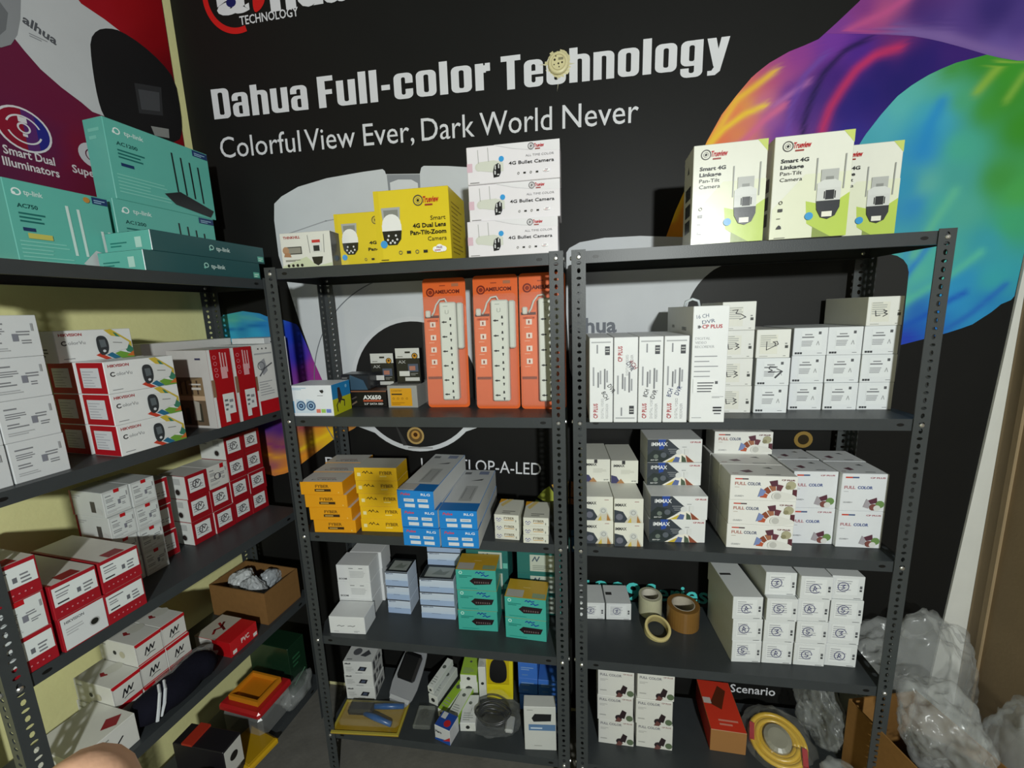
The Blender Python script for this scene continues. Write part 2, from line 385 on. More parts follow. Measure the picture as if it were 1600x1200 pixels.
# colour swirls
mb = MB()
xlM = lambda z: lerp([(1.55,1.12),(1.797,1.178),(1.912,1.229),(2.023,1.267),(2.111,1.305),(2.233,1.359),(2.305,1.399),(2.356,1.44),(2.405,1.484),(2.436,1.528),(2.464,1.589),(2.482,1.659),(2.522,1.708),(2.577,1.771),(2.622,1.80),(2.8,1.92)], z)
fill(mb, 1.70, 2.80, xlM, lambda z: lerp(EDGE, z)-.004, idw(SW_MAIN, ST_MAIN), YF-.0003, nx=90)
mb.build('swirl_print', 'vinyl', banner)
mb = MB()
BL_ = [(2.30,2.34),(2.361,2.211),(2.384,2.129),(2.419,2.044),(2.445,1.976),(2.465,1.908),(2.481,1.806),(2.489,1.754),(2.492,1.702),(2.4925,1.66)]
fill(mb, 2.33, 2.80, lambda z: xlM(z) if z > 2.4925 else lerp(BL_, z), lambda z: lerp(EDGE, z)-.004, idw(SW_BAND, ST_BAND), YF-.0006, nx=50)
mb.build('swirl_print', 'vinyl', banner)
mb = MB()
LT = [(1.554,1.80),(1.75,1.72),(1.95,1.72),(2.08,1.752),(2.148,1.786),(2.205,1.816),(2.259,1.854),(2.305,1.892),(2.334,1.931),(2.355,1.97),(2.371,2.01),(2.383,2.049),(2.391,2.11)]
LR = [(1.50,1.75),(1.53,1.86),(1.554,1.97),(1.577,2.054),(1.59,2.102),(1.616,2.175),(1.657,2.227),(1.687,2.255),(1.72,2.40),(2.36,2.40),(2.361,2.209),(2.384,2.127),(2.391,2.112)]
fill(mb, 1.51, 2.391, lambda z: lerp(LT, z), lambda z: min(lerp(LR, z), lerp(EDGE, z)-.004), idw(SW_LOBE, ST_LOBE), YF-.0009, nx=60)
mb.build('swirl_print', 'vinyl', banner)
mb = MB()
SL_ = [(1.042,-.371),(1.05,-.429),(1.108,-.47),(1.3,-.515),(1.6,-.522),(1.733,-.52),(1.745,-.487),(1.752,-.411)]
SR_ = [(1.042,-.371),(1.059,-.30),(1.089,-.25),(1.212,-.071),(1.268,.044),(1.454,-.088),(1.678,-.168),(1.691,-.175),(1.713,-.237),(1.728,-.307),(1.748,-.353),(1.752,-.411)]
fill(mb, 1.042, 1.752, lambda z: lerp(SL_, z), lambda z: max(lerp(SR_, z), lerp(SL_, z)+.001), idw(SW_LEFT, ST_LEFT), YF-.0003, nx=50)
mb.build('swirl_print', 'vinyl', banner)

# turret camera picture behind the middle rack
A = wallart(4)
A.pm([(-0.192,1.847),(-0.216,1.959),(-0.216,2.091),(-0.207,2.151),(-0.173,2.175),(-0.099,2.204),(0.022,2.225),(0.169,2.235),(0.244,2.238),(0.252,2.231),(0.255,2.22),(0.384,2.211),(0.391,2.231),(0.401,2.236),(0.489,2.228),(0.584,2.215),(0.718,2.188),(0.818,2.139),(0.86,2.051),(0.865,1.9),(0.825,1.745),(0.756,1.56),(0.665,1.402),(0.545,1.266),(0.292,1.178),(0.047,1.268),(-0.08,1.433),(-0.122,1.552),(-0.16,1.695)], 'ccd0d3')
A.pm([(.258,2.218),(.384,2.209),(.38,2.10),(.262,2.10)], '8d9196'); A.pm([(.268,2.19),(.30,2.198),(.35,2.194),(.374,2.18),(.374,2.08),(.268,2.08)], 'd6d9dc')
A.line([(-.2,2.03),(.0,2.075),(.25,2.095)], .004, 'a2a5a9')
A.ring(.305, 1.43, .43, .434, '70747a', n=40, a0=60, a1=215)
A.ring(.305, 1.436, .25, .270, 'd2d5d8', n=56); A.ell(.305, 1.436, .252, '222222', n=56)
A.ring(.305, 1.43, .10, .104, '3a3a3a', n=40)
A.pm([(.20,1.30),(.255,1.19),(.235,1.19)], '3a3a3a'); A.rect(.255, 1.178, .36, 1.184, '9a9a9a')
A.ell(.291, 1.232, .036, '6a5230', n=20); A.ring(.291, 1.232, .028, .036, 'b89a60', n=20); A.ell(.291, 1.235, .018, 'c09048', n=16); A.ell(.291, 1.236, .009, '4a2c12', n=12)
A.mb.build('camera_print', 'vinyl', banner)
# bullet camera picture behind the right rack
A = wallart(4)
A.pm([(0.903,1.909),(0.914,1.924),(0.95,1.941),(1.034,1.951),(1.154,1.95),(1.311,1.936),(1.423,1.917),(1.524,1.885),(1.524,1.40),(1.34,1.30),(0.956,1.32),(0.91,1.5),(.90,1.7)], 'c6c9cc')
A.pm(soft([(1.60,1.885),(1.419,1.843),(1.361,1.799),(1.325,1.745),(1.312,1.69),(1.32,1.525),(1.364,1.345),(1.704,1.29),(1.97,1.34),(1.985,1.50),(1.982,1.72),(1.98,1.83),(1.88,1.86)], 2), '2b2b2a')
A.text('a', .9105, 1.626, .045, '6c7078', bold=.03); A.text('hua', .966, 1.626, .052, '6c7078', width=.112, bold=.03)
A.mb.build('camera_print', 'vinyl', banner)
A = wallart(5)
A.ell(1.718, 1.233, .028, '2c2414', n=18); A.ring(1.718, 1.233, .018, .03, '8a7038', n=20)
A.mb.build('lens_print', 'vinyl', banner)
# lettering
WHT = 'd9dade'
# heavy condensed lettering drawn from bars and arches; cap height 1, x-height .78
def _rr(x0, x1, y0, y1, r, cx='ltrb'):
    P = []
    for qx, qy, a0, key in ((x1-r, y0+r, -90, 'br'), (x1-r, y1-r, 0, 'tr'), (x0+r, y1-r, 90, 'tl'), (x0+r, y0+r, 180, 'bl')):
        for k in range(5): a = math.radians(a0+22.5*k); P.append((qx+r*math.cos(a), qy+r*math.sin(a)))
    return P
def _frame(x0, x1, y0, y1, s=.19, t=.13):
    O, I = _rr(x0, x1, y0, y1, .15), _rr(x0+s, x1-s, y0+t, y1-t, min(.05, (x1-x0-2*s)/2.01))
    return [[O[i], O[(i+1) % 20], I[(i+1) % 20], I[i]] for i in range(20)]
def _bar(x0, x1, y0, y1): return [[(x0,y0),(x1,y0),(x1,y1),(x0,y1)]]
def _arch(x0, x1, y0, y1, s=.19, t=.13, flip=False):
    O, I = _rr(x0, x1, y0-1, y1, .15)[5:15], _rr(x0+s, x1-s, y0-1, y1-t, min(.05, (x1-x0-2*s)/2.01))[5:15]
    O = [(x1, y0)]+O+[(x0, y0)]; I = [(x1-s, y0)]+I+[(x0+s, y0)]
    Q = [[O[i], O[i+1], I[i+1], I[i]] for i in range(11)]
    if flip: Q = [[(x, y0+y1-y) for x, y in q] for q in Q]
    return Q
HEAVY = {
 'D': (.52, _frame(0,.52,0,1)+_bar(0,.19,0,1)), 'F': (.42, _bar(0,.2,0,1)+_bar(0,.42,.84,1)+_bar(0,.38,.42,.57)), 'T': (.50, _bar(.15,.35,0,1)+_bar(0,.50,.84,1)),
 'a': (.48, _frame(0,.48,0,.48,.18,.10)+_bar(.29,.48,0,.64)+_arch(0,.48,.54,.80,.18,.12)), 'h': (.50, _bar(0,.2,0,1)+_arch(0,.50,0,.80)), 'u': (.50, _arch(0,.50,0,.80,flip=True)+_bar(.31,.50,0,.80)),
 'l': (.20, _bar(0,.2,0,1)), '-': (.26, _bar(.02,.24,.34,.50)), 'c': (.48, _arch(0,.48,.48,.80)+_arch(0,.48,0,.30,flip=True)+_bar(0,.19,.2,.6)), 'o': (.50, _frame(0,.50,0,.80)),
 'r': (.36, _bar(0,.2,0,.80)+_bar(.2,.26,.52,.74)+_bar(.24,.36,.56,.80)), 'e': (.48, _arch(0,.48,.46,.80)+_arch(0,.48,0,.28,flip=True)+_bar(0,.19,.2,.6)+_bar(.1,.48,.36,.47)),
 'n': (.50, _bar(0,.2,0,.80)+_arch(0,.50,0,.80)), 'g': (.50, _frame(0,.50,.10,.80)+_bar(.31,.50,-.1,.80)+_arch(0,.50,-.22,.04,.19,.12,flip=True)),
 'y': (.50, [[(0,.8),(.2,.8),(.34,.02),(.16,.02)], [(.5,.8),(.31,.8),(.17,.0),(.12,-.09),(.03,-.09),(.03,-.22),(.2,-.22),(.31,-.12)]]),
}
def heavy(A, t, x0, z, h, width, col, rot):
    tot = sum(HEAVY[c][0] for c in t)+.085*(len(t)-1); sx = width/tot; x = 0
    ca, sa = math.cos(rot), math.sin(rot)
    for c in t:
        w, polys = HEAVY[c]
        for i, q in enumerate(polys):
            d = Vector((0, -.00005*i, 0))
            A.mb.face([A._p(x0+(x+a)*sx*ca-b*h*sa, z+(x+a)*sx*sa+b*h*ca)+d for a, b in q], col)
        x += w+.085
    A.k += 1
A = wallart(3)
for t, x0, x1, z in (('Dahua', -.411, -.021, 2.467), ('Full-color', .021, .655, 2.462), ('Technology', .692, 1.412, 2.449)):
    A = wallart(3); heavy(A, t, x0, z, .102, x1-x0, WHT, -.012 if t == 'Dahua' else -.009); A.mb.build('heading_word', 'vinyl', banner)
for t, x0, x1 in (('Colorful', -.406, -.070), ('View', -.051, .148), ('Ever,', .180, .372), ('Dark', .400, .592), ('World', .611, .860), ('Never', .895, 1.142)):
    A = wallart(3); A.text(t, x0, 2.331-.0155*(x0+.408), .074, WHT, width=x1-x0, res=3, rot=-.0155); A.mb.build('subheading_word', 'vinyl', banner)
A = wallart(3)
A.ring(-.262, 2.865, .108, .128, 'c8201e', n=30, a0=150, a1=285)
A.text('a', -.338, 2.807, .086, WHT, width=.13, bold=.05, res=3); A.ell(-.278, 2.838, .015, '1b1f5a', rx=.02)
A.pm(soft([(-.195,2.792),(-.165,2.80),(-.14,2.83),(-.135,2.90),(-.165,2.96),(-.20,2.96),(-.19,2.86)], 2), 'c8201e')
A.text('hua', -.125, 2.797, .13, WHT, width=.30, bold=.05, res=3)
A.text('TECHNOLOGY', -.253, 2.763, .028, WHT, width=.232, bold=.012, rot=.0)
A.mb.build('logo_print', 'vinyl', banner)
A = wallart(3); A.text('D', -.119, 1.081, .054, WHT, width=.05, res=3); A.rect(.306, 1.083, .312, 1.137, WHT)
A.text('TLOP-A-LED', .464, 1.087, .05, WHT, width=.33, res=3, rot=-.03); A.mb.build('model_text', 'vinyl', banner)
A = wallart(3); A.text('1209', .962, .557, .078, '55d0cc', width=.216, bold=.02, res=3); A.text('Series', 1.197, .566, .07, '55d0cc', width=.233, bold=.015, res=3); A.mb.build('series_text', 'vinyl', banner)
A = wallart(3); A.text('Scenario', 1.532, .18, .036, WHT, width=.166, bold=.012); A.text('nior', .44, .208, .03, WHT, width=.09); A.mb.build('scenario_text', 'vinyl', banner)
A = wallart(3)
for i, c in enumerate(('c89a3c', 'a8b048', '7aa84a', '4f9a4e', '3f8a5a', '3a7a70', '3a6a90', '4a4a90', '7a4a80', 'a84a60', 'c05a40', 'c87a3a')):
    A.ring(.905, .905, .085, .15, c, n=4, a0=90+i*30+2, a1=90+i*30+28); A.ring(.905, .905, .055, .08, c, n=4, a0=90+i*30+2, a1=90+i*30+28)
A.mb.build('colour_wheel_print', 'vinyl', banner)

# round junction box poking through the banner
mb = MB()
mb.lathe([(0,.3235),(.026,.3235),(.031,.3245),(.0335,.328),(.0335,YF)], 'd8cfa0', n=26, axis='y')
mb.v = [(x+.885, y, z+2.507) for x, y, z in mb.v]
jb = mb.build('junction_box', 'plastic'); tag(jb, 'round cream ceiling-rose style junction box sticking out through the banner heading', 'junction box')
A = Art(1, 1, (.885, .3235, 2.507), gap=.0003)
for x, z, r in ((-.012,.008,.0035),(.0,-.004,.003),(.012,-.002,.003),(-.014,-.006,.002),(.002,-.014,.002),(-.008,.018,.002)): A.ell(x, z, r, '3a3222')
A.rect(.0, .006, .016, .013, '8a8468'); A.ring(0, 0, .022, .0235, 'b0a67c', n=24)
A.mb.build('screw_holes', 'plastic', jb)
mb = MB(); random.seed(3)
for k in range(22):
    a0, a1 = 2*math.pi*k/22, 2*math.pi*(k+1)/22; r0 = .032; r1 = .038+.008*random.random()
    mb.face([(.885+r0*math.cos(a0), .3335, 2.507+r0*math.sin(a0)), (.885+r0*math.cos(a1), .3335, 2.507+r0*math.sin(a1)), (.885+r1*math.cos(a1), .3345, 2.507+r1*math.sin(a1)), (.885+r1*math.cos(a0), .336, 2.507+r1*math.sin(a0))], 'cfc79a')
for p in (((.845,2.507),(.82,2.512),(.846,2.512)), ((.885,2.47),(.879,2.425),(.888,2.47)), ((.92,2.50),(.94,2.503),(.92,2.506))):
    mb.face([(x, .3345, z) for x, z in p], 'c9c4a8')
mb.build('torn_edge', 'paper', jb)

# ------------------------------------------------------------------ poster on the left wall (in the left rack's frame)
pr = MB(); pr.box(-.6, .892, QW-.004, QW-.0005, 1.90, 3.2, '7a1c34')
poster = pr.build('wall_poster', 'vinyl'); poster.location = _l; poster.rotation_euler = (0, 0, _rz)
tag(poster, 'dark red poster with a white bullet camera on the left wall', 'poster')
PY = QW-.004
mb = MB(); fill(mb, 1.902, 3.198, lambda z: -.598, lambda z: .891, idw(POSTER), PY-.0003, dz=.05, nx=30); mb.build('background_print', 'vinyl', poster)
def postart(layer): return Art(1, 1, (0, PY, 0), gap=.0004*layer+.0003, step=.00003)
A = postart(2)
A.pm([(.30,2.62),(.42,2.80),(0.60,2.72),(0.632,2.684),(0.691,2.676),(0.733,2.665),(0.663,2.60),(0.638,2.45),(0.64,2.372),(0.607,2.372),(0.582,2.388),(0.539,2.409),(0.498,2.437),(0.471,2.468),(0.44,2.51)], 'c4c6c8')
A.pm([(.30,2.60),(.42,2.66),(0.486,2.603),(0.476,2.55),(0.462,2.503),(0.444,2.47),(0.422,2.451),(.33,2.43)], '8f9194')
A.pm([(.30,2.60),(.42,2.60),(0.452,2.55),(0.44,2.503),(0.42,2.475),(0.40,2.461),(.33,2.45)], '6f7174')
A.pm(soft([(0.663,2.631),(0.638,2.59),(0.631,2.53),(0.628,2.45),(0.631,2.393),(0.639,2.368),(0.665,2.335),(0.76,2.325),(0.872,2.38),(0.891,2.422),(0.898,2.493),(0.895,2.6),(0.853,2.638),(0.793,2.662),(0.733,2.668),(0.698,2.656)], 1), '1e1d1e')
A.pm([(0.748,2.52),(0.838,2.548),(0.828,2.451),(0.747,2.426)], '343436'); A.pm([(.757,2.505),(.828,2.527),(.82,2.462),(.757,2.442)], '4a4b4e')
A.pm([(0.779,2.398),(0.841,2.412),(0.838,2.38),(0.787,2.37)], '8e8f8c')
A.text('alhua', .478, 2.545, .024, '55575c', width=.072, bold=.03, rot=-.30)
A.lines(.488, 2.515, .53, 2.527, 2, '8a8c90')
A.mb.build('camera_print', 'vinyl', poster)
A = postart(2)
A.ell(.433, 2.254, .058, 'd8d4d8', n=28); A.ell(.433, 2.254, .053, '5a2a6a', n=28); A.pm([(.433+.053*math.cos(math.radians(a)), 2.254+.053*math.sin(math.radians(a))) for a in range(90, 271, 12)], '8a1a30')
A.pm([(.433+.053*math.cos(math.radians(a)), 2.254+.053*math.sin(math.radians(a))) for a in range(-60, 61, 12)], '2a2a80')
A.ring(.433, 2.254, .033, .037, 'd8d4d8', a0=20, a1=160); A.ring(.433, 2.254, .033, .037, 'd8d4d8', a0=200, a1=340)
A.ring(.433, 2.258, .010, .014, 'd8d4d8'); A.rect(.424, 2.272, .442, 2.286, 'd8d4d8'); A.rect(.428, 2.236, .438, 2.243, 'd8d4d8')
A.ell(.585, 2.237, .036, 'c8c8cc', n=24); A.ring(.585, 2.237, .016, .019, '5a2038', n=20)
A.text('Smart Dual', .38, 2.177, .022, 'd8d0d4', width=.106, bold=.02); A.text('Illuminators', .374, 2.146, .022, 'd8d0d4', width=.117, bold=.02)
A.text('Super', .525, 2.172, .022, 'd8d0d4', width=.066, bold=.02)
A.mb.build('badge_print', 'vinyl', poster)

# ------------------------------------------------------------------ slotted-angle racks
HOLE = .0205
def post_mesh(sx, sy, H):
    """L-shaped slotted angle: corner at the origin, legs towards sx*x and sy*y"""
    Wd = .038; n = int(H/HOLE); V = []; F = []
    for leg in (0, 1):
        for i in range(n):
            z0 = i*HOLE; z1 = H if i == n-1 else z0+HOLE; zc = z0+HOLE/2
            a, b = (.0066, .0040) if i % 2 else (.0046, .0068)
            k = len(V)
            R = [(0, z0), (Wd, z0), (Wd, z1), (0, z1)]
            O = [(Wd/2+a*math.cos(math.radians(t))/.924, zc+b*math.sin(math.radians(t))/.924) for t in range(202, 562, 45)]
            for s_, z in R+O:
                V.append((sx*s_, 0, z) if leg == 0 else (0, sy*s_, z))
            r = lambda j: k+j % 4
            o = lambda j: k+4+j % 8
            # octagon vertices 0..7 start at 202 deg going round; rect corners: 0 low-left,1 low-right,2 up-right,3 up-left
            F += [(r(0), r(1), o(2), o(1)), (r(1), r(2), o(4), o(3)), (r(2), r(3), o(6), o(5)), (r(3), r(0), o(0), o(7)),
                  (r(0), o(1), o(0)), (r(1), o(3), o(2)), (r(2), o(5), o(4)), (r(3), o(7), o(6))]
    mb = MB(); mb.add(V, F, '3c4041')
    return mb.mesh('post', 'rack_metal')
POSTS = {}
def shelf_mesh(L, D):
    mb = MB(); g = '373b3d'; t = .0012
    mb.box(0, L, 0, D, -t, 0, g)                                     # tray
    for y0, y1 in ((0, t), (D-t, D)):
        mb.box(0, L, y0, y1, -.032, -t, g)
    mb.box(0, L, t, .012, -.032, -.032+t, g); mb.box(0, L, D-.012, D-t, -.032, -.032+t, g)
    for x0, x1 in ((0, t), (L-t, L)): mb.box(x0, x1, t, D-t, -.032, -t, g)
    A = Art(1, 1, (0, 0, 0), gap=.0002)
    for x in (.062, L-.062): A.pm([(x+.009*math.cos(a*math.pi/6), -.016+.0045*math.sin(a*math.pi/6)) for a in range(12)], '0c0c0c')
    mb.add(A.mb.v, A.mb.f, '0c0c0c')
    return mb.mesh('shelf', 'rack_metal')
def bolt_mesh():
    mb = MB(); mb.lathe([(0,-.0042),(.0035,-.004),(.0058,-.0022),(.0062,0)], 'd8d8d4', n=12, axis='y')
    return mb.mesh('bolt', 'zinc')
BOLT = bolt_mesh()
def rack(frame, x0, x1, D, H, zs, label):
    """x0..x1 outer width, front at y = 0"""
    loc, rz = place(frame, 0, 0, 0); e = empty('slotted_angle_rack', loc, rz); tag(e, label, 'shelving rack', 'slotted-angle racks')
    for x, sx in ((x0, 1), (x1, -1)):
        for y, sy in ((0, 1), (D, -1)):
            k = (sx, sy, H)
            if k not in POSTS: POSTS[k] = post_mesh(*k)
            p = link('post', POSTS[k], e); p.location = (x, y, 0)
            sm = p.modifiers.new('steel', 'SOLIDIFY'); sm.thickness = .0022; sm.offset = 0
            for z in zs:
                if y == 0:
                    b = link('bolt', BOLT, e); b.location = (x+sx*.019, -.0013, z-.016)
                    b = link('bolt', BOLT, e); b.location = (x-sx*.0013, sy*.019, z-.016); b.rotation_euler = (0, 0, -sx*math.pi/2)
                else:
                    b = link('bolt', BOLT, e); b.location = (x+sx*.019, y-.0035, z-.016)
    sh = shelf_mesh(x1-x0-.006, D-.006)
    for z in zs:
        o = link('shelf', sh, e); o.location = (x0+.003, .003, z)
    return e
ZS = [1.866, 1.395, .985, .579, .170]
ZL = [1.855, 1.375, .962, .592, .18]
rack('W', -.019, .899, .30, 1.870, ZS, 'dark grey slotted-angle rack in the middle holding orange extension board packs')
rack('W', .9235, 1.8415, .30, 1.870, ZS, 'dark grey slotted-angle rack at the right holding three rolls of tape')
rack('L', .010, .845, .30, 1.860, ZL, 'dark grey slotted-angle rack along the yellow left wall full of red and white boxes')

# ------------------------------------------------------------------ printed fronts
RED, BLK, GRY = 'b8141e', '151515', '8a8c8e'
def logo_tv(A, u, v, s=.1):
    A.ring(u, v, s*.55, s*.68, '4a4644'); A.ring(u, v, s*.3, s*.36, '8a8480'); A.ell(u, v, s*.17, '1a1a1a', n=10)
    r = s*.6*A.h/A.w
    A.text('Trueview', u+r, v-s*.3, s*.72, 'b81c22', width=r*3.6, bold=.03, shear=.15); A.lines(u+r*1.5, v-s*.72, u+r*4.4, v-s*.5, 1, '9a3a30', fill=.9)
def dome(A, u, v, s, tint='e9e9e6'):
    """pan-tilt dome: bracket, white head, black lower face. s = overall height in face heights"""
    k = A.h/A.w*s
    A.poly([(u-.26*k, v+.5*s), (u+.26*k, v+.5*s), (u+.24*k, v+.2*s), (u-.24*k, v+.2*s)], 'a8aaa8')
    A.poly([(u-.2*k, v+.44*s), (u+.2*k, v+.44*s), (u+.19*k, v+.2*s), (u-.19*k, v+.2*s)], '83857f')
    A.ell(u, v+.08*s, .26*s, tint, n=18); A.rect(u-.27*k, v-.1*s, u+.27*k, v+.08*s, tint)
    A.poly([(u-.27*k, v-.08*s), (u+.27*k, v-.08*s), (u+.24*k, v-.3*s), (u+.12*k, v-.44*s), (u-.12*k, v-.44*s), (u-.24*k, v-.3*s)], '161616')
    for a, b in ((-.1,-.2),(.1,-.2),(-.13,-.3),(0,-.33),(.13,-.3),(-.06,-.38),(.06,-.38)): A.ell(u+a*k, v+b*s, .03*s, 'd8d8d8', n=8)
def icons(A, u0, v, u1, n, s=.03):
    k = s*A.h/A.w
    for i in range(n):
        u = u0+(u1-u0)*i/max(1, n-1)
        if i % 2: A.rect(u-k, v-s*.6, u+k, v+s*.6, '2a2a26')
        else: A.ring(u, v, s*.6, s*.9, '55554c', n=10)
def cloud(A, u, v, s):
    k = s*A.h/A.w
    for a, b, r in ((-.9,0,.5),(.9,0,.5),(0,.15,.75),(-.4,0,.6),(.5,.05,.6)): A.ell(u+a*k, v+b*s, r*s, 'f2f2f2', n=12)
    A.text('FREE', u, v+.1*s, s*.4, '6a2a60', align='c', bold=.02, res=1); A.lines(u-k, v-.3*s, u+k, v-.02*s, 1, 'b04050', fill=.6)
def a_dual(cut=False):
    def f(A):
        A.rect(0, 0, .07, 1, 'd8c020')
        if cut:
            dome(A, .30, .50, .62); A.ell(.16, .18, .055, '3a98d8'); logo_tv(A, .86, .84, .11)
            A.text('4G D', .70, .40, .055, BLK, width=.28, bold=.03); A.text('Pan-Ti', .67, .28, .055, BLK, width=.31, bold=.03); icons(A, .6, .12, .9, 3)
        else:
            dome(A, .22, .48, .56); A.ell(.1, .25, .055, '3a98d8'); logo_tv(A, .60, .83, .11)
            A.text('Smart', .95, .55, .058, BLK, align='r', width=.20); A.text('4G Dual Lens', .95, .455, .058, BLK, align='r', width=.44, bold=.03)
            A.text('Pan-Tilt-Zoom', .95, .36, .058, BLK, align='r', width=.48, bold=.03); A.text('Camera', .95, .265, .058, BLK, align='r', width=.25)
            icons(A, .32, .12, .66, 4, .032); cloud(A, .85, .14, .075); A.lines(.05, .02, .22, .045, 1, '5a5010')
    return f
def a_bullet(A):
    A.poly([(.30, 1), (.62, .80), (1, .72), (1, 1)], 'e3e1e4'); A.line([(.32, .98), (.5, .86), (.72, .78)], .01, 'c4c2c6')
    A.rect(.0, .33, .06, .56, 'd8b8c4'); A.ell(.13, .45, .11, 'cfd1c4', n=14)
    A.poly([(.11,.36),(.30,.28),(.40,.30),(.40,.52),(.30,.60),(.12,.58)], 'd2d4c8'); A.line([(.13,.55),(.125,.90)], .018, 'a8a8a4'); A.line([(.24,.58),(.235,.94)], .018, 'a8a8a4')
    A.poly([(.29,.14),(.35,.16),(.37,.26),(.37,.46),(.345,.52),(.30,.46),(.285,.3)], '1c1c1c'); A.many([(.305,.35,.318,.46),(.342,.38,.355,.49),(.30,.22,.315,.32),(.33,.2,.352,.23)], 'd0d0d0')
    A.ell(.38, .62, .075, '3a9ad8'); logo_tv(A, .70, .88, .13)
    A.text('ALL TIME COLOR', .94, .62, .055, '9a989c', align='r', width=.30); A.text('4G Bullet Camera', .94, .44, .085, '2a2a2c', align='r', width=.48, bold=.012)
    icons(A, .56, .2, .76, 4, .035); cloud(A, .86, .22, .07); A.lines(.03, .03, .2, .06, 1, '9a989a')
def a_pt(A):
    A.poly([(.86, 1), (1, 1), (1, .88)], 'c4d070'); A.poly([(.02, .30), (.42, .62), (1, .62), (1, 0), (0, 0)], 'dfe2c8')
    A.poly([(.45,.36),(.75,.30),(1,.42),(1,.0),(.80,.0),(.48,.14)], 'b6cc58'); A.poly([(.48,.14),(.80,0),(.56,0),(.56,.10)], '8a9a50')
    logo_tv(A, .17, .90, .075)
    for t, v, b in (('Smart 4G', .745, .03), ('Linkage', .685, .03), ('Pan-Tilt', .625, 0), ('Camera', .565, 0)): A.text(t, .09, v, .036, '26282a', width={'Smart 4G':.36,'Linkage':.30,'Pan-Tilt':.28,'Camera':.29}[t], bold=b)
    A.line([(.56,.46),(.56,.76)], .012, '9a9c98'); A.line([(.91,.46),(.915,.78)], .012, '9a9c98')
    A.rect(.62,.46,.84,.65,'b4b6b2'); A.rect(.68,.48,.78,.58,'8c8e8a'); A.poly([(.58,.44),(.88,.44),(.88,.52),(.80,.55),(.66,.55),(.58,.52)], 'd4d6d2')
    A.rect(.58,.34,.88,.47,'cfd1cd'); A.rect(.69,.36,.80,.45,'2a2c2e'); A.many([(.67,.37,.685,.44),(.805,.37,.82,.44)], '1c1c1c')
    A.poly([(.58,.35),(.88,.35),(.88,.28),(.83,.20),(.74,.17),(.65,.19),(.59,.27)], '34363a'); A.rect(.66,.195,.79,.245,'e8e6d8')
    A.ell(.50, .21, .038, '3a98d0'); A.ring(.12, .36, .012, .018, '55554c'); A.rect(.09,.27,.15,.30,'2a2a26'); A.lines(.08,.20,.16,.215,1,'6a6a60'); A.poly([(.08,.10),(.15,.10),(.14,.125),(.115,.14),(.09,.12)], '1c1c1c')
    A.lines(.06,.008,.3,.02,1,'6a6a60')
def a_pt_side(A):
    for v in (.15, .32, .5): A.rect(.25, v, .8, v+.13, '3a3c3a')
    A.poly([(.4,.78),(.6,.78),(.5,.86)], '6a6c68')
def a_think(A):
    A.poly([(0,.05),(.5,.30),(.7,.02),(1,.1),(1,.0),(0,0)], 'c8d0b0'); A.text('THINKHILL', .07, .83, .07, 'a02420', width=.34, bold=.03)
    A.rect(.10,.38,.42,.60,'4a4a46'); A.rect(.12,.41,.40,.57,'8c8a80'); A.ell(.10,.5,.11,'b08a6a',n=10); A.poly([(.05,.32),(.2,.30),(.18,.42),(.08,.44)], 'a87c5c')
    A.line([(.58,.4),(.56,.9)],.018,'8a8a86'); A.line([(.86,.4),(.88,.9)],.018,'8a8a86'); A.ell(.72,.62,.13,'d4d4d0'); A.rect(.62,.42,.82,.66,'d8d8d4'); A.rect(.66,.44,.78,.6,'23262a')
    A.rect(.64,.68,.80,.76,'c03030'); A.poly([(.61,.28),(.83,.28),(.80,.10),(.72,.03),(.64,.10)],'1a1a1a')
    for i in range(4): A.ell(.13+.09*i,.06,.045,'161616',n=10)
    A.lines(.08,.18,.4,.24,2,'6a6a5a')
def a_tp(model, white=False):
    def f(A):
        A.ring(.10, .87, .028, .042, 'e8f4f0'); A.ell(.075, .85, .018, 'e8f4f0', n=8); A.text('tp-link', .16, .85, .055, 'cfe6e0', width=.17, bold=.02)
        A.text(model, .08, .70, .045, '14504c', width=.18, bold=.02); A.lines(.08, .54, .40, .67, 3, '1d6a64', seed=4); A.rect(.09,.44,.20,.48,'1b3560')
        A.lines(.04, .10, .52, .36, 6, '86cfc0', seed=2, fill=.3)
        c = 'cfe4de' if white else '1a1e20'
        for u, v0, v1 in (((.55,.22,.80),(.66,.22,.78),(.88,.16,.55),(.96,.16,.55)) if white else ((.60,.30,.83),(.69,.28,.80),(.78,.26,.77),(.87,.22,.74))): A.line([(u, v0), (u-.01, v1)], .03 if white else .022, c)
        A.poly([(.45,.22),(.62,.30),(.98,.13),(.93,.02),(.55,.10)] if not white else [(.60,.12),(.76,.30),(1.0,.22),(1.0,.02),(.80,-.0)], '26282a' if not white else 'c4c8c8')
        A.rect(.82, .90, .99, .985, '1f3a68'); A.lines(.84,.915,.97,.965,2,'9ac0d8')
        if white: A.ell(.76,.93,.035,'c08a40'); A.rect(.12,.36,.34,.42,'c8c060')
    return f
def a_switchbox(A):
    A.ring(.47, .55, .09, .14, 'a8d8cc', n=14); A.ell(.455,.42,.06,'7ac4b4',n=8); A.text('tp-link', .51, .42, .22, 'c8dcd8', width=.13, bold=.02)
    A.rect(.92,.10,.985,.42,'6ab8a4'); A.lines(.93,.15,.98,.38,2,'c8e8dc')
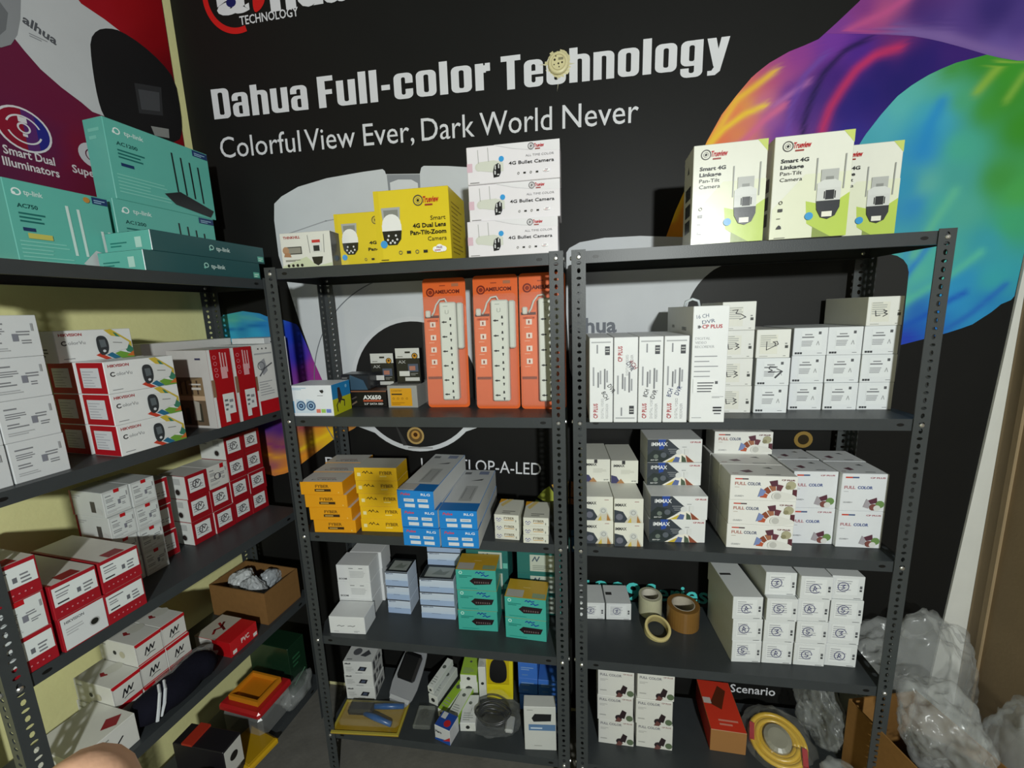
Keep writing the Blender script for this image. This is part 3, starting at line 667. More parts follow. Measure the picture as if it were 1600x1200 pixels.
def a_label(seed, ink='7c7e82', bg='e4e6e6', sw=None, mark=None):
    """white box end carrying a white data label"""
    def f(A):
        if bg: A.rect(.06, .12, .94, .92, bg)
        A.lines(.10, .78, .42, .86, 1, ink, seed=seed); A.lines(.10, .56, .50, .72, 3, ink, seed=seed+1); A.lines(.10, .34, .46, .48, 2, ink, seed=seed+2)
        A.lines(.60, .52, .86, .66, 2, ink, seed=seed+3); A.rect(.52,.38,.62,.56,'7c7e88'); A.lines(.66,.32,.84,.44,2,ink,seed=seed+4); A.lines(.08,.16,.60,.26,2,'a8aaac',seed=seed+5); A.rect(.86,.62,.90,.80,'9a9c9e')
        if mark == 'red': A.rect(.42,.86,.62,1,RED)
    return f
def a_red(seed, lab=(.12,.25,.82,.86), mark=True):
    """red box end with a white sticker and a pen circle"""
    def f(A):
        a, b, c, d = lab; A.rect(a, b, c, d, 'dfe3e2'); A.lines(a+.06, b+.12, c-.3, d-.1, 4, 'a4a6aa', seed=seed); A.lines(c-.25, b+.1, c-.05, b+.3, 2, 'b0b2b4', seed=seed)
        if mark:
            m = ((a+c)/2, (b+d)/2); rr = random.Random(seed); A.ring(m[0], m[1], .15, .185, '3a3438', n=14, a0=20, a1=360); A.line([(m[0]-.08,m[1]-.1),(m[0]-.03,m[1]+.12),(m[0]+.04,m[1]-.02),(m[0]+.09,m[1]+.1)], .03, '3a3438')
    return f
def a_redlong(seed):
    def f(A):
        A.rect(.04, .36, .96, .90, 'dfe5e3'); A.lines(.10,.78,.5,.85,1,'55575c',seed=seed); A.lines(.1,.60,.4,.74,2,'8a8c90',seed=seed+1); A.lines(.1,.42,.45,.52,1,'3c3e42',seed=seed+2); A.rect(.52,.48,.6,.62,'6a6c72'); A.lines(.66,.42,.9,.72,3,'7a7c80',seed=seed+3)
        for i in range(7): A.ell(.14+.11*i, .18, .022, 'd08088', n=6)
    return f
def a_dot(A):
    A.rect(.03,.04,.97,.96,'d8dcdc'); A.text('HIKVISION', .10,.78,.08,'5a5c60',width=.42,bold=.02); A.lines(.1,.45,.5,.68,3,'b4b6b8'); A.ell(.70,.42,.09,'23241f'); A.ring(.70,.42,.09,.12,'b0b2b2')
def a_cvu(A):
    """turret-nosed bullet camera over bands of colour"""
    A.text('HIKVISION', .05, .82, .085, 'a0252a', width=.28, bold=.03); A.ring(.10, .60, .045, .075, '2a2a2c', a0=40, a1=330); A.text('olorVu', .145, .55, .11, '8c8e90', width=.21)
    A.lines(.06,.10,.28,.15,1,'8a8c8e')
    A.poly([(.62,.98),(.72,1),(.98,.55),(.98,.38),(.9,.35)], 'c8b040'); A.poly([(.74,.90),(.78,.86),(.99,.32),(.99,.12),(.9,.2)], '3a7a60')
    A.poly([(.46,.16),(.52,.22),(.66,.02),(.58,.0)], 'c0402c'); A.poly([(.60,.14),(.68,.22),(.80,.02),(.7,0)], '2a6a8a'); A.poly([(.72,.18),(.80,.24),(.99,.10),(.99,0),(.8,0)], '6a9a3a'); A.poly([(.88,.06),(.99,.22),(.99,.04)], 'c06a30')
    A.poly([(.55,.45),(.60,.82),(.84,.72),(.95,.52),(.90,.30),(.64,.20)], 'd4d6d4'); A.line([(.72,.55),(.84,.52)],.03,'8a8c8a')
    A.pm([(x*A.w, y*A.h) for x, y in soft([(.50,.78),(.61,.80),(.655,.60),(.645,.25),(.56,.12),(.505,.22),(.49,.5)], 2)], '33373a'); A.poly([(.53,.66),(.61,.66),(.62,.42),(.54,.40)], '5c6468'); A.ell(.58,.28,.045,'c8ccd0')
def a_cvuside(A):
    A.rect(.14,.20,.80,.82,'cfd2d4'); A.lines(.18,.25,.72,.78,6,'a8aab0',seed=9,fill=.3)
def a_photo(A):
    A.rect(0,0,1,1,'c8c6c2'); A.rect(.03,.03,.80,.66,'6a5a48'); A.poly([(.03,.45),(.3,.60),(.8,.66),(.8,.38),(.03,.36)], '8a7456'); A.rect(.03,.36,.80,.42,'c4a888')
    for i in range(5): A.rect(.07+.14*i, .44, .11+.14*i, .62, '4a3c30')
    A.many([(.1,.06,.2,.3),(.26,.05,.36,.26),(.55,.08,.68,.32)], '3c3a30'); A.poly([(.46,.1),(.62,.1),(.64,.34),(.5,.36)], 'a8a498'); A.many([(.5,.50,.74,.53),(.45,.56,.75,.58)], 'd0ccc4'); A.lines(.70,.88,.92,.93,1,'3a3a5a')
def a_redspine(A):
    A.rect(0,0,.12,1,'d8dad8'); A.lines(.48,.62,.9,.95,1,'d8a0a4'); A.many([(.5,.70,.56,.96),(.62,.72,.67,.95),(.74,.70,.79,.95)], 'd8a8aa')
    for v in (.9,.82,.74,.67): A.ring(.28, v, .018, .026, 'd07078', n=10)
    A.rect(.38,.15,.88,.42,'dcdedc'); A.rect(.38,.05,.58,.15,'dcdedc'); A.lines(.44,.20,.6,.38,3,'6a6c70'); A.lines(.64,.22,.82,.38,2,'8a8c90'); A.rect(.0,.40,.14,.62,'8a6a52')
def a_whitespine(A):
    A.rect(0,.0,1,.20,RED); A.rect(.0,.0,.10,.26,'e4e4e2'); A.poly([(.22,.74),(.52,.80),(.62,.62),(.40,.56)], '9a9ca0'); A.line([(.24,.56),(.5,.66),(.84,.72)],.02,'5c5e62'); A.rect(.1,.86,.9,.88,'a8aaac')
    for u in (.3,.48,.66): A.ell(u,.94,.012,'3a3a3c',n=8)
    A.lines(.16,.28,.86,.5,6,'a0a2a6',seed=6,fill=.3); A.rect(.0,.36,.10,.56,'8a6a52'); A.ring(.34,.70,.05,.06,'5c5e62')
def a_chdvr(A):
    A.lines(.1,.1,.9,.5,6,'a0a2a6',seed=8,fill=.3); A.poly([(.05,.56),(.9,.66),(.9,.78),(.05,.66)],'b8babc'); A.text('CH', .3,.70,.07,'2c2c30',width=.36,rot=.4); A.text('DVR', .36,.60,.06,'2c2c30',width=.46,rot=.4); A.rect(.1,.86,.9,.87,'a8aaac')
    for u in (.3,.5,.7): A.ell(u,.94,.012,'3a3a3c',n=8)
def a_speaker(A):
    A.lines(.06,.86,.42,.95,2,'8ab0c8'); A.rect(.0,.1,.08,.5,'7ab0d4')
    for u in (.22, .46):
        A.poly([(u-.12,.10),(u+.12,.10),(u+.10,.52),(u-.08,.56)], 'c8d8e4'); A.ell(u+.02,.34,.16,'3a5a80'); A.ell(u+.02,.34,.12,'98b4cc'); A.ell(u+.02,.34,.075,'243c60'); A.ell(u+.02,.34,.03,'8ab0d4')
    A.many([(.60,.11,.70,.23)],'d87a6a'); A.many([(.72,.11,.82,.23)],'98c45a'); A.many([(.84,.11,.95,.23)],'6a80c8')
    A.poly([(.72,.84),(.80,.86),(.82,.80),(.78,.74),(.74,.78)],'2a2a2a'); A.lines(.66,.66,.88,.70,1,'8a8c8e')
def a_speakerside(A):
    A.rect(0,.52,1,1,'1f86c4'); A.rect(0,0,1,.52,'c4c81c'); A.poly([(.3,.86),(.42,.86),(.52,.5),(.36,.3),(.28,.5)],'3a2420'); A.line([(.34,.45),(.2,.3),(.22,.1)],.05,'2c2420'); A.line([(.44,.45),(.62,.38),(.60,.2)],.05,'2c2420'); A.ell(.76,.84,.06,'8ac4e8')
def a_ax(A):
    A.rect(0,.93,1,1,'8a5a40'); A.text('AX650', .38, .48, .24, 'e8e8e4', width=.48, bold=.04); A.rect(.38,.33,.90,.44,'b8583a'); A.text('2.5" SATA SSD', .40, .14, .11, 'e0e0dc', width=.50, bold=.02)
    A.poly([(.02,.12),(.2,.40),(.22,.30),(.06,.08)],'6a5a4a'); A.poly([(.06,.5),(.2,.68),(.22,.6),(.1,.46)],'4a4440')
def a_grey(A):
    A.rect(.10,.08,.82,.88,'d89a18'); A.text('CONSISTENT', .14,.74,.06,'3a2c10',width=.36); A.lines(.14,.58,.72,.66,1,'3a2c10',fill=.8)
    for i in range(4): A.ring(.2+.15*i,.42,.035,.05,'6a4c10',n=8)
    A.lines(.14,.14,.6,.28,2,'a87410')
def a_ssd(A):
    A.rect(0,.72,1,1,'c9cac6'); A.rect(.40,.86,.62,.91,'141414'); A.ell(.80,.78,.09,'1c1a14'); A.ell(.80,.78,.07,'c48a28'); A.ell(.80,.79,.035,'4a3010'); A.lines(.08,.76,.45,.80,1,'5a5a58')
    A.text('AX', .1,.58,.08,'9a9a98',width=.32,bold=.03); A.rect(.50,.34,.92,.56,'4a5468'); A.rect(.55,.38,.8,.5,'a87060'); A.rect(.12,.22,.55,.36,'d0d0cc'); A.rect(.35,.08,.95,.18,'c0c0bc'); A.lines(.6,.24,.92,.32,2,'8a8a86')
def a_fy_or(A):
    A.text('FYBER', .36,.56,.22,'7a5410',width=.32,bold=.03); A.rect(.34,.26,.72,.46,'3c2a12'); A.lines(.37,.32,.69,.42,1,'c8a860',fill=.7); A.ell(.9,.2,.05,'e8c060')
def a_fy_ye(A):
    A.rect(.07,.36,.15,.62,'e8dca0'); A.text('FYBER', .60,.50,.24,'7a5c10',width=.30,bold=.03); A.lines(.60,.32,.86,.42,1,'f0dc80',fill=.7)
    A.line([(.20,.62),(.24,.74),(.27,.58),(.31,.76),(.34,.62)],.05,'2a2014'); A.line([(.36,.58),(.42,.60),(.40,.70),(.44,.56)],.045,'2a2014')
def a_fytop(A):
    A.text('FYBER', .84,.18,.07,'6a6a6a',width=.62,bold=.02,align='r',rot=0); A.rect(.3,.34,.75,.38,'8a4a40')
def a_blue(A):
    A.text('Pulse', .10,.76,.13,'c8404a',width=.26,bold=.03,shear=.2); A.text('RLG', .66,.76,.12,'e0e8f0',width=.25,bold=.02); A.many([(.18,.42,.46,.58),(.56,.42,.84,.58),(.20,.12,.48,.30),(.58,.12,.86,.30)],'cfd6de'); A.many([(.22,.48,.42,.52),(.60,.48,.80,.52)],'9aa4b0')
def a_bluetop(A):
    A.rect(0,0,1,.16,'1a6cb4'); A.rect(.36,.2,.72,.55,'a8aaaa'); A.many([(.40,.25,.43,.5),(.64,.25,.67,.5)],'8a8c8c'); A.poly([(.40,.68),(.78,.74),(.74,.70)],'3a3a3c'); A.rect(.1,.86,.3,.92,'6a6c6e'); A.rect(.55,.86,.85,.95,'7a84a0')
def a_fys(A):
    A.text('FYBER', .40,.50,.26,'6a5c40',width=.42,bold=.02); A.rect(.40,.36,.80,.42,'c8901c'); A.rect(.86,.2,.90,.45,'8a8a80')
    A.line([(.08,.45),(.12,.62),(.18,.40),(.24,.62),(.30,.44)],.05,'3a3a90'); A.line([(.10,.3),(.2,.22),(.26,.34)],.05,'3a3a90')
def a_fystop(A): A.poly([(0,.7),(.3,1),(0,1)],'e0a020'); A.poly([(.2,.5),(.55,1),(.36,1),(.1,.62)],'d8c078'); A.lines(.3,.1,.85,.3,2,'8a8a84')
def a_white4(A):
    A.rect(.36,.05,.92,.95,'d9dbdb'); A.lines(.38,.80,.6,.88,1,'6a6c6e'); A.lines(.68,.80,.88,.88,1,'6a6c6e'); A.lines(.40,.3,.88,.7,5,'a4a6a8',fill=.3,seed=5); A.text('ECOM', .06,.16,.09,'4a4c4e',width=.24,bold=.03)
def a_white4b(A): A.line([(.22,.45),(.28,.5),(.34,.44),(.42,.48)],.03,'55575a'); A.line([(.52,.46),(.6,.48),(.66,.44),(.72,.5)],.03,'55575a'); A.lines(.12,.12,.35,.2,1,'b0b2b4'); A.lines(.68,.1,.85,.22,2,'a8aaac')
def a_lb(A):
    A.rect(0,0,1,.40,'9fb4d4'); A.poly([(0,.40),(1,.40),(1,.62),(0,.46)],'c0cfe2'); A.text('MERCUSYS', .06,.82,.08,'2a3a5a',width=.30,bold=.02); A.lines(.3,.36,.76,.44,1,'7a8aa8'); A.rect(0,.93,1,1,'23262c')
def a_lbtop(A): A.rect(.04,.06,.96,.94,'23282a'); A.rect(.12,.14,.90,.84,'9aa09c'); A.poly([(.3,.3),(.5,.7),(.6,.5),(.8,.6),(.7,.3)],'7a827c')
def a_teal(A):
    A.ring(.12,.86,.05,.08,'c8ece2',n=10); A.lines(.08,.62,.42,.76,2,'1d7a70'); A.poly([(.34,.46),(.44,.62),(.92,.60),(.86,.34),(.46,.28)],'23181c'); A.many([(.46+.055*i,.37,.49+.055*i,.45) for i in range(7)],'6a5a5a')
    A.line([(.50,.86),(.54,.92),(.58,.84),(.62,.92),(.66,.86),(.72,.9)],.04,'1a3a9a'); A.line([(.64,.74),(.7,.8),(.74,.72),(.82,.78)],.04,'1a3a9a'); A.lines(.1,.1,.8,.16,1,'2a9488')
def a_tealtop(A): A.rect(0,0,1,1,'c8a030'); A.rect(.03,.04,.44,.42,'b8b4ac'); A.rect(.66,.06,.97,.3,'8aa080'); A.lines(.4,.55,.7,.62,1,'e0c878')
def a_tealdark(A): A.rect(.30,.12,.86,.90,'b8c0b4'); A.lines(.36,.2,.8,.45,3,'8a928a'); A.line([(.36,.6),(.42,.8),(.46,.6),(.52,.82)],.05,'4a5a6a'); A.rect(.88,.15,.99,.4,'6ab8a8')
def a_cpl(hand):
    """small white carton end: grey table, code squares, pen marks"""
    def f(A):
        if hand >= 2:
            A.rect(.10,.14,.62,.82,'dcdcd0'); A.lines(.12,.40,.62,.84,6,'b0b2ac',seed=hand,fill=.5); A.rect(.84,.34,.93,.44,'4a4c4a'); A.lines(.84,.48,.94,.58,1,'8a8c8a'); A.lines(.10,.05,.5,.10,1,'a8aaa4'); A.lines(.80,.06,.92,.10,1,'6a6c68')
        else:
            A.rect(.22,.20,.82,.88,'dfe3e4'); A.lines(.32,.74,.66,.82,1,'7a7c80',seed=3); A.rect(.72,.76,.80,.86,'5a5c60'); A.lines(.24,.64,.6,.70,1,'7c7e82',seed=2,fill=.8); A.lines(.24,.34,.58,.56,4,'a4a6aa',seed=5,fill=.6); A.line([(.68,.38),(.72,.52),(.76,.38)],.02,'a0a2a4')
            A.many([(.06+.075*i,.06,.12+.075*i,.13) for i in range(3)],'3a3c40'); A.lines(.72,.08,.94,.12,1,'7a7c80')
        if hand == 2: A.line([(.30,.58),(.30,.28),(.54,.42),(.56,.52),(.48,.56),(.60,.58),(.64,.48),(.54,.42)],.022,'22222a')
        if hand == 3: A.line([(.22,.52),(.24,.34),(.36,.36)],.025,'22222a'); A.line([(.44,.54),(.54,.50),(.46,.44),(.56,.40),(.44,.32)],.025,'22222a')
        if hand == 1: A.line([(.62,.68),(.40,.70),(.38,.62),(.48,.56),(.36,.50),(.60,.50),(.74,.52),(.56,.30)],.024,'22222a'); A.line([(.60,.62),(.78,.52),(.58,.28)],.024,'22222a')
        if hand == 5: A.line([(.30,.7),(.46,.72),(.40,.6),(.56,.56),(.70,.46),(.52,.38)],.025,'22222a')
    return f
def a_dvr(flip, hand):
    def f(A):
        def R(u0,v0,u1,v1,c): A.rect(u0,(1-v1 if flip else v0),u1,(1-v0 if flip else v1),c)
        R(.08,.94,.9,.955,'a8aaac'); R(.66,.80,.86,.90,'3c3e42'); R(.30,.82,.36,.92,'8a8c90'); R(.68,.835,.84,.845,'c8cac8'); R(.68,.865,.84,.875,'c8cac8')
        for i, (u, a, b) in enumerate(((.14,.44,.66),(.34,.42,.60),(.44,.46,.62),(.62,.40,.64),(.72,.48,.62))): R(u, a, u+.06, b, ('9a9ca0','7a7c80')[i % 2])
        A.text('CP PLUS', .34, .72 if flip else .05, .145*A.w/A.h*1.2, 'a82026', width=.17*A.h/A.w*1.05, rot=math.pi/2, bold=.02)
        A.text('DIGITAL VIDEO', .60, .56 if flip else .05, .10*A.w/A.h, 'b4b6b8', width=.24*A.h/A.w, rot=math.pi/2); A.text('RECORDER', .80, .62 if flip else .05, .10*A.w/A.h, 'b4b6b8', width=.18*A.h/A.w, rot=math.pi/2)
        if hand == 'a': A.text('8CH', .5,.36,.05,'1c1c22',width=.40,rot=-1.1); A.text('DVR', .75,.44,.05,'1c1c22',width=.40,rot=-1.0)
        if hand == 'b': A.text('4CH', .62,.72,.05,'8a2030',width=.42,rot=-1.0); A.text('DVR', .50,.70,.05,'2a2a4a',width=.42,rot=-1.0)
        if hand == 'c': A.text('8CH', .36,.30,.05,'23232c',width=.34,rot=1.3); A.text('DVR', .66,.28,.05,'23232c',width=.40,rot=1.2)
        if hand == 'd': A.text('8CH', .30,.30,.05,'2a3a6a',width=.36,rot=1.3); A.text('DVR', .62,.32,.05,'2a3a6a',width=.40,rot=1.2)
    return f
def a_bigdvr(A):
    A.text('16 CH', .10,.895,.032,'3a4a6a',width=.34,rot=.12); A.text('DVR', .26,.85,.03,'3a4a6a',width=.36,rot=.14)
    A.line([(.14,.835),(.22,.825)],.008,'3a3a3c'); A.line([(.14,.82),(.22,.83)],.008,'3a3a3c'); A.line([(.18,.84),(.18,.815)],.006,'3a3a3c'); A.text('CP PLUS', .26,.815,.03,'b01e2c',width=.56,bold=.02)
    for t, v in (('DIGITAL',.72),('VIDEO',.685),('RECORDER',.65)): A.text(t, .08,v,.022,'b8babc',width={'DIGITAL':.42,'VIDEO':.32,'RECORDER':.54}[t])
    for i in range(5): A.lines(.08,.575-.043*i,.76,.583-.043*i,1,'8a8c90',seed=i,fill=.9)
    A.rect(.06,.26,.78,.385,'e6e8e8'); A.lines(.18,.27,.66,.37,4,'5a5c60',seed=5,fill=.4); A.rect(.68,.34,.76,.365,'5a5c60'); A.many([(.66,.10,.90,.115),(.66,.125,.90,.14)],'2c2e32'); A.rect(.70,.075,.88,.085,'5a5c60'); A.lines(.06,.04,.5,.055,1,'a8aaac'); A.lines(.62,.22,.96,.235,2,'7a7c80')
def a_bigside(A): A.text('HIN', .22,.80,.03,'5a5c5e',width=.10,bold=.02); A.text('XERUS', .62,.79,.03,'4a4c4e',width=.16,bold=.02)
def a_max(A):
    A.poly([(0,0),(.30,0),(.62,.52),(.38,1),(0,1)],'3a4048'); A.poly([(.0,.3),(.12,.55),(.30,.48),(.42,.28),(.30,0),(0,0)],'2c3434'); A.poly([(.2,1),(.34,1),(.30,.6),(.22,.55)],'2a4a9a'); A.many([(.42,.40,.56,.43),(.40,.48,.55,.51),(.38,.56,.54,.59)],'8a8e92'); A.ell(.30,.32,.12,'5a6068',n=12); A.ell(.16,.26,.10,'6a746c',n=10)
    A.text('iMMAX', .07,.72,.16,'e4e6e8',width=.30,bold=.02); A.text('CP PLUS', .78,.85,.06,'a83a44',width=.19,bold=.03)
    A.poly([(.28,.02),(.56,.38),(.66,.38),(.90,.02)],'e8e4d8'); A.poly([(.34,.02),(.50,.22),(.50,.02)],'c8b040'); A.poly([(.46,.02),(.52,.26),(.60,.22),(.58,.02)],'5a6a9a'); A.poly([(.63,.02),(.63,.32),(.70,.2),(.72,.02)],'4a5a48'); A.poly([(.73,.02),(.70,.34),(.86,.02)],'8a4a34')
    A.ell(.58,.46,.12,'d4d6d4',n=14); A.rect(.68,.36,.76,.6,'d8dad8'); A.lines(.64,.66,.76,.72,1,'9a9c9e'); A.text('8MP', .06,.08,.06,'d8dad8',width=.14)
def a_maxs(A):
    A.rect(0,.0,1,1,'dcdcd0'); A.text('iMMAX', .02,.68,.12,'26282a',width=.40,bold=.03); A.lines(.70,.86,.95,.92,1,'a07a78'); A.poly([(0,0),(.50,0),(.44,.2),(.30,.46),(.0,.54)],'3a4048'); A.ell(.18,.24,.14,'6a6c78',n=10); A.poly([(.36,.0),(.60,.40),(.78,.40),(.98,.0)],'c8c4b4'); A.poly([(.46,0),(.58,.22),(.60,0)],'c8b050'); A.poly([(.78,0),(.80,.3),(.92,0)],'a87840'); A.ell(.66,.42,.15,'c8cac6',n=14); A.ring(.66,.42,.07,.09,'8a8c8a',n=12)
def a_maxt(A):
    A.rect(0,0,1,1,'dcdcd0'); A.text('iMMAX', .08,.72,.11,'26282a',width=.42,bold=.03); A.rect(.40,.84,.52,1.0,'3a3a3c'); A.lines(.36,.42,.9,.62,4,'b4b4a8',fill=.3); A.poly([(0,0),(.36,0),(.2,.30),(0,.36)],'3a3a60'); A.poly([(.2,0),(.36,.2),(.5,0)],'a87c50'); A.text('8MP', .76,.06,.06,'4a4c4e',width=.18)
def a_full(A):
    A.rect(.07,.84,.18,.89,'c04a3a'); A.rect(.18,.84,.27,.89,'4a3a40'); A.text('FULL', .07,.62,.12,'b07a70',width=.17,bold=.03); A.text('COLOR', .26,.62,.12,'5a6078',width=.20,bold=.03); A.lines(.07,.52,.18,.56,1,'b0a090'); A.text('GUARD+', .07,.14,.07,'8a8c90',width=.14,shear=.3)
    for i, c in enumerate(('b4583a','8a4a34','a06a50','6a3c44')): A.ring(.70,.10,.34,.58,c,n=3,a0=176-i*28,a1=152-i*28)
    A.poly([(.58,.80),(.70,.86),(.71,.62),(.62,.60)],'5a3440'); A.poly([(.42,.16),(.46,.52),(.54,.40),(.50,.22)],'7a8ab8'); A.ell(.90,.66,.17,'a8a486',n=12); A.ell(.86,.58,.09,'8a8668',n=10); A.rect(.93,.15,.99,.5,'5a3038')
    A.pm([(x*A.w,y*A.h) for x, y in soft([(.62,.14),(.64,.36),(.80,.40),(.98,.26),(1,.14),(.84,.06),(.68,.04)],2)],'d8d8d2'); A.ell(.71,.22,.13,'bcbcb6',n=14); A.text('CP PLUS', .76,.84,.055,'7a4a50',width=.19,bold=.03)
def a_fulltop(A): A.poly([(.2,.4),(.36,.5),(.4,.32),(.28,.25)],'6a4a54'); A.poly([(.6,.7),(.72,.75),(.76,.62)],'3a3a3c'); A.lines(.55,.1,.9,.2,1,'8a8c8e'); A.lines(.05,.15,.2,.22,1,'9a6a64')
def a_full2(A):
    A.rect(.07,.88,.22,.92,'c04a3a'); A.rect(.22,.88,.36,.92,'4a5a80'); A.text('CP PLUS', .60,.88,.035,'9a3a48',width=.32,bold=.03); A.text('FULL', .06,.60,.075,'b07a80',width=.24,bold=.03); A.text('COLOR', .35,.60,.075,'4a5a90',width=.32,bold=.03); A.lines(.06,.52,.22,.55,1,'a8a8ac')
    A.poly([(.50,.12),(.56,.34),(.66,.26),(.62,.08)],'a09aa0'); A.poly([(.60,.30),(.78,.38),(.80,.24),(.66,.20)],'5a3440'); A.ell(.86,.2,.10,'6a8a50',n=10); A.ell(.72,.12,.09,'7a4a44',n=10); A.ell(.80,.10,.08,'d0d0cc',n=10); A.text('GUARD+', .06,.22,.04,'8a8c90',width=.2,shear=.3)
def a_full3(A):
    A.text('FULL COLOR', .06,.80,.09,'7a7a80',width=.60,bold=.03); A.lines(.06,.60,.3,.70,2,'b4b4b0'); A.text('CP PLUS', .70,.9,.05,'9a6a6a',width=.25,bold=.02); A.lines(.06,.20,.36,.28,1,'a8a8a4'); A.ell(.60,.17,.12,'2a2226',n=8); A.poly([(.60,.2),(.70,.50),(.82,.42),(.76,.14)],'2c2024'); A.ell(.90,.18,.12,'5a6a50',n=9); A.poly([(.5,0),(.58,.2),(.7,.1),(.64,0)],'6a4440')
def a_circ(seed):
    def f(A):
        rr = random.Random(seed); A.rect(.12,.20,.80,.90,'dfe2e2'); A.lines(.16,.30,.66,.86,6,'a8aaae',seed=seed,fill=.4); A.rect(.86,.36,.93,.44,'3c3e42'); A.rect(.86,.48,.93,.60,'5c5e62'); A.lines(.70,.05,.92,.09,1,'5a5c60',seed=2)
        u, v = .40+rr.uniform(-.05,.06), .52+rr.uniform(-.04,.05); ink = '34346c'
        A.ring(u, v, .18, .205, ink, n=16, a0=rr.uniform(-40, 20), a1=330+rr.uniform(-10, 25)); k = rr.choice((0,1,2))
        P = [[(-.06,-.1),(-.02,.1),(.05,.0),(-.02,-.02),(.06,-.1)],[(.05,.1),(-.05,.08),(-.04,.0),(.05,-.02),(.0,-.1),(-.06,-.07)],[(-.07,.06),(.06,.08),(-.02,.0),(.05,-.04),(-.05,-.1)]][k]
        A.line([(u+a, v+b*1.1) for a, b in P], .025, ink)
    return f
def a_prints(A): A.poly([(.48,.30),(.58,.62),(.82,.58),(.74,.26)],'1e2028'); A.poly([(.55,.36),(.62,.54),(.74,.51),(.69,.33)],'4a5468'); A.text('iBall', .06,.80,.10,'2a2c30',width=.2,bold=.04); A.lines(.08,.25,.38,.65,5,'a4a6a6',fill=.3); A.lines(.4,.1,.8,.18,1,'8a8c8c')
def a_printtop(A): A.ell(.35,.5,.18,'5a5c60',n=12); A.poly([(.5,.3),(.7,.6),(.85,.4),(.7,.25)],'4a4c50'); A.lines(.1,.1,.4,.2,1,'7a7c7e')
def a_printside(A): A.many([(.1,.15,.25,.8),(.35,.5,.5,.8),(.6,.2,.8,.6)],'4a4c50'); A.lines(.3,.1,.9,.3,2,'7a7c7e')
def a_stripe(A):
    A.rect(0,.84,1,1,RED); A.rect(0,0,1,.05,RED); A.rect(0,.05,.03,.9,'c8c8c4'); A.line([(.3,.3),(.4,.6),(.45,.35),(.55,.62),(.6,.4),(.7,.6)],.045,'26262a'); A.line([(.35,.22),(.5,.28),(.68,.26)],.03,'26262a')
def a_diamond(A): A.poly([(.30,.5),(.42,.62),(.56,.54),(.44,.42)],'8a2028'); A.ell(.75,.5,.14,'c8c8be',n=10)
def a_nose(A): A.ell(.42,.45,.10,'23282c',n=12); A.ell(.62,.42,.16,'b8b49c',n=12); A.lines(.06,.75,.3,.85,1,'9a9c9e')
def a_bnear(A): A.rect(.60,.18,.74,.62,'4a4844'); A.poly([(.74,.2),(.92,.10),(.92,.30),(.80,.4)],'c0c2c0'); A.lines(.06,.70,.34,.86,2,'a0a2a4'); A.rect(0,0,.06,1,'8a1c24')
def a_ball(A): A.lines(.1,.70,.45,.82,1,'9a9c9e'); A.rect(.55,.62,.8,.88,'b8bab8'); A.ell(.66,.30,.12,'28201e',n=12); A.ring(.66,.30,.12,.16,'b0b2b0',n=14)

# ------------------------------------------------------------------ middle rack, top shelf
W1 = ZS[0]
WH, OFF = 'e4e4e4', 'dedfdb'
kind('think', 'camera_box', .166, .10, .102, 'dcdcd4', {'right': '2a2c2a'}, {'front': a_think}, 'gloss')
put('think', 'W', .126, .005, W1, 'small white camera box with red lettering beside the yellow boxes', 'box')
kind('dualcut', 'camera_box', .158, .16, .158, 'dcc424', None, {'front': a_dual(True)}, 'gloss')
put('dualcut', 'W', .277, .055, W1, 'smaller yellow camera box half hidden behind the big yellow one', 'box')
kind('dual', 'camera_box', .223, .17, .196, 'dfc727', None, {'front': a_dual(), 'right': lambda A: A.lines(.12,.1,.8,.86,12,'a08a1c',fill=.3)}, 'gloss')
put('dual', 'W', .473, -.004, W1, 'big yellow dome camera box at the front of the top shelf', 'box')
kind('bullet', 'camera_box', .254, .10, .096, 'e6e2e6', None, {'front': a_bullet, 'right': lambda A: A.rect(.3,0,.42,1,'c4c0c6')}, 'gloss')
for i, (x, y) in enumerate(((.760, .0), (.767, .006), (.768, .0))):
    put('bullet', 'W', x, y, W1+.0963*i, f'white bullet camera box with two antennas, {lev(i,3)} of the stack beside the yellow boxes', 'box', 'white bullet camera boxes')
# right rack, top shelf
kind('pt', 'camera_box', .172, .105, .241, 'e2e3d6', None, {'front': a_pt, 'left': a_pt_side}, 'gloss')
for x, y, w in ((1.320, 0, 'leftmost'), (1.507, -.008, 'middle and tallest-looking'), (1.684, .10, 'rightmost and partly hidden')):
    put('pt', 'W', x, y, W1, f'tall cream and green pan-tilt camera box, {w} of three on right rack', 'box', 'tall cream camera boxes', yaw=-2.5)

# ------------------------------------------------------------------ middle rack, second shelf
W2 = ZS[1]
kind('speaker', 'speaker_box', .147, .112, .102, 'e2e6ea', None, {'front': a_speaker, 'right': a_speakerside})
put('speaker', 'W', .078, .014, W2, 'white box picturing two small loudspeakers, blue and yellow side', 'box', yaw=1)
kind('ax', 'drive_box', .142, .10, .058, '141312', {'top': '5a4236'}, {'front': a_ax})
put('ax', 'W', .203, .146, W2, 'flat black drive box with white AX650 lettering', 'box')
kind('psu', 'drive_box', .108, .13, .078, '9c9c98', None, {'front': a_grey}, 'gloss')
put('psu', 'W', .339, .133, W2, 'grey carton with a yellow label beside the black drive box', 'box')
kind('ssd', 'drive_pack', .088, .03, .125, '1b1b1c', None, {'front': a_ssd}, 'gloss')
put('ssd', 'W', .236, .212, W2+.058, 'black hanging drive pack with gold seal on the AX650 box', 'pack', 'black hanging drive packs')
put('ssd', 'W', .352, .172, W2+.078, 'black hanging drive pack with gold seal on the grey carton', 'pack', 'black hanging drive packs')
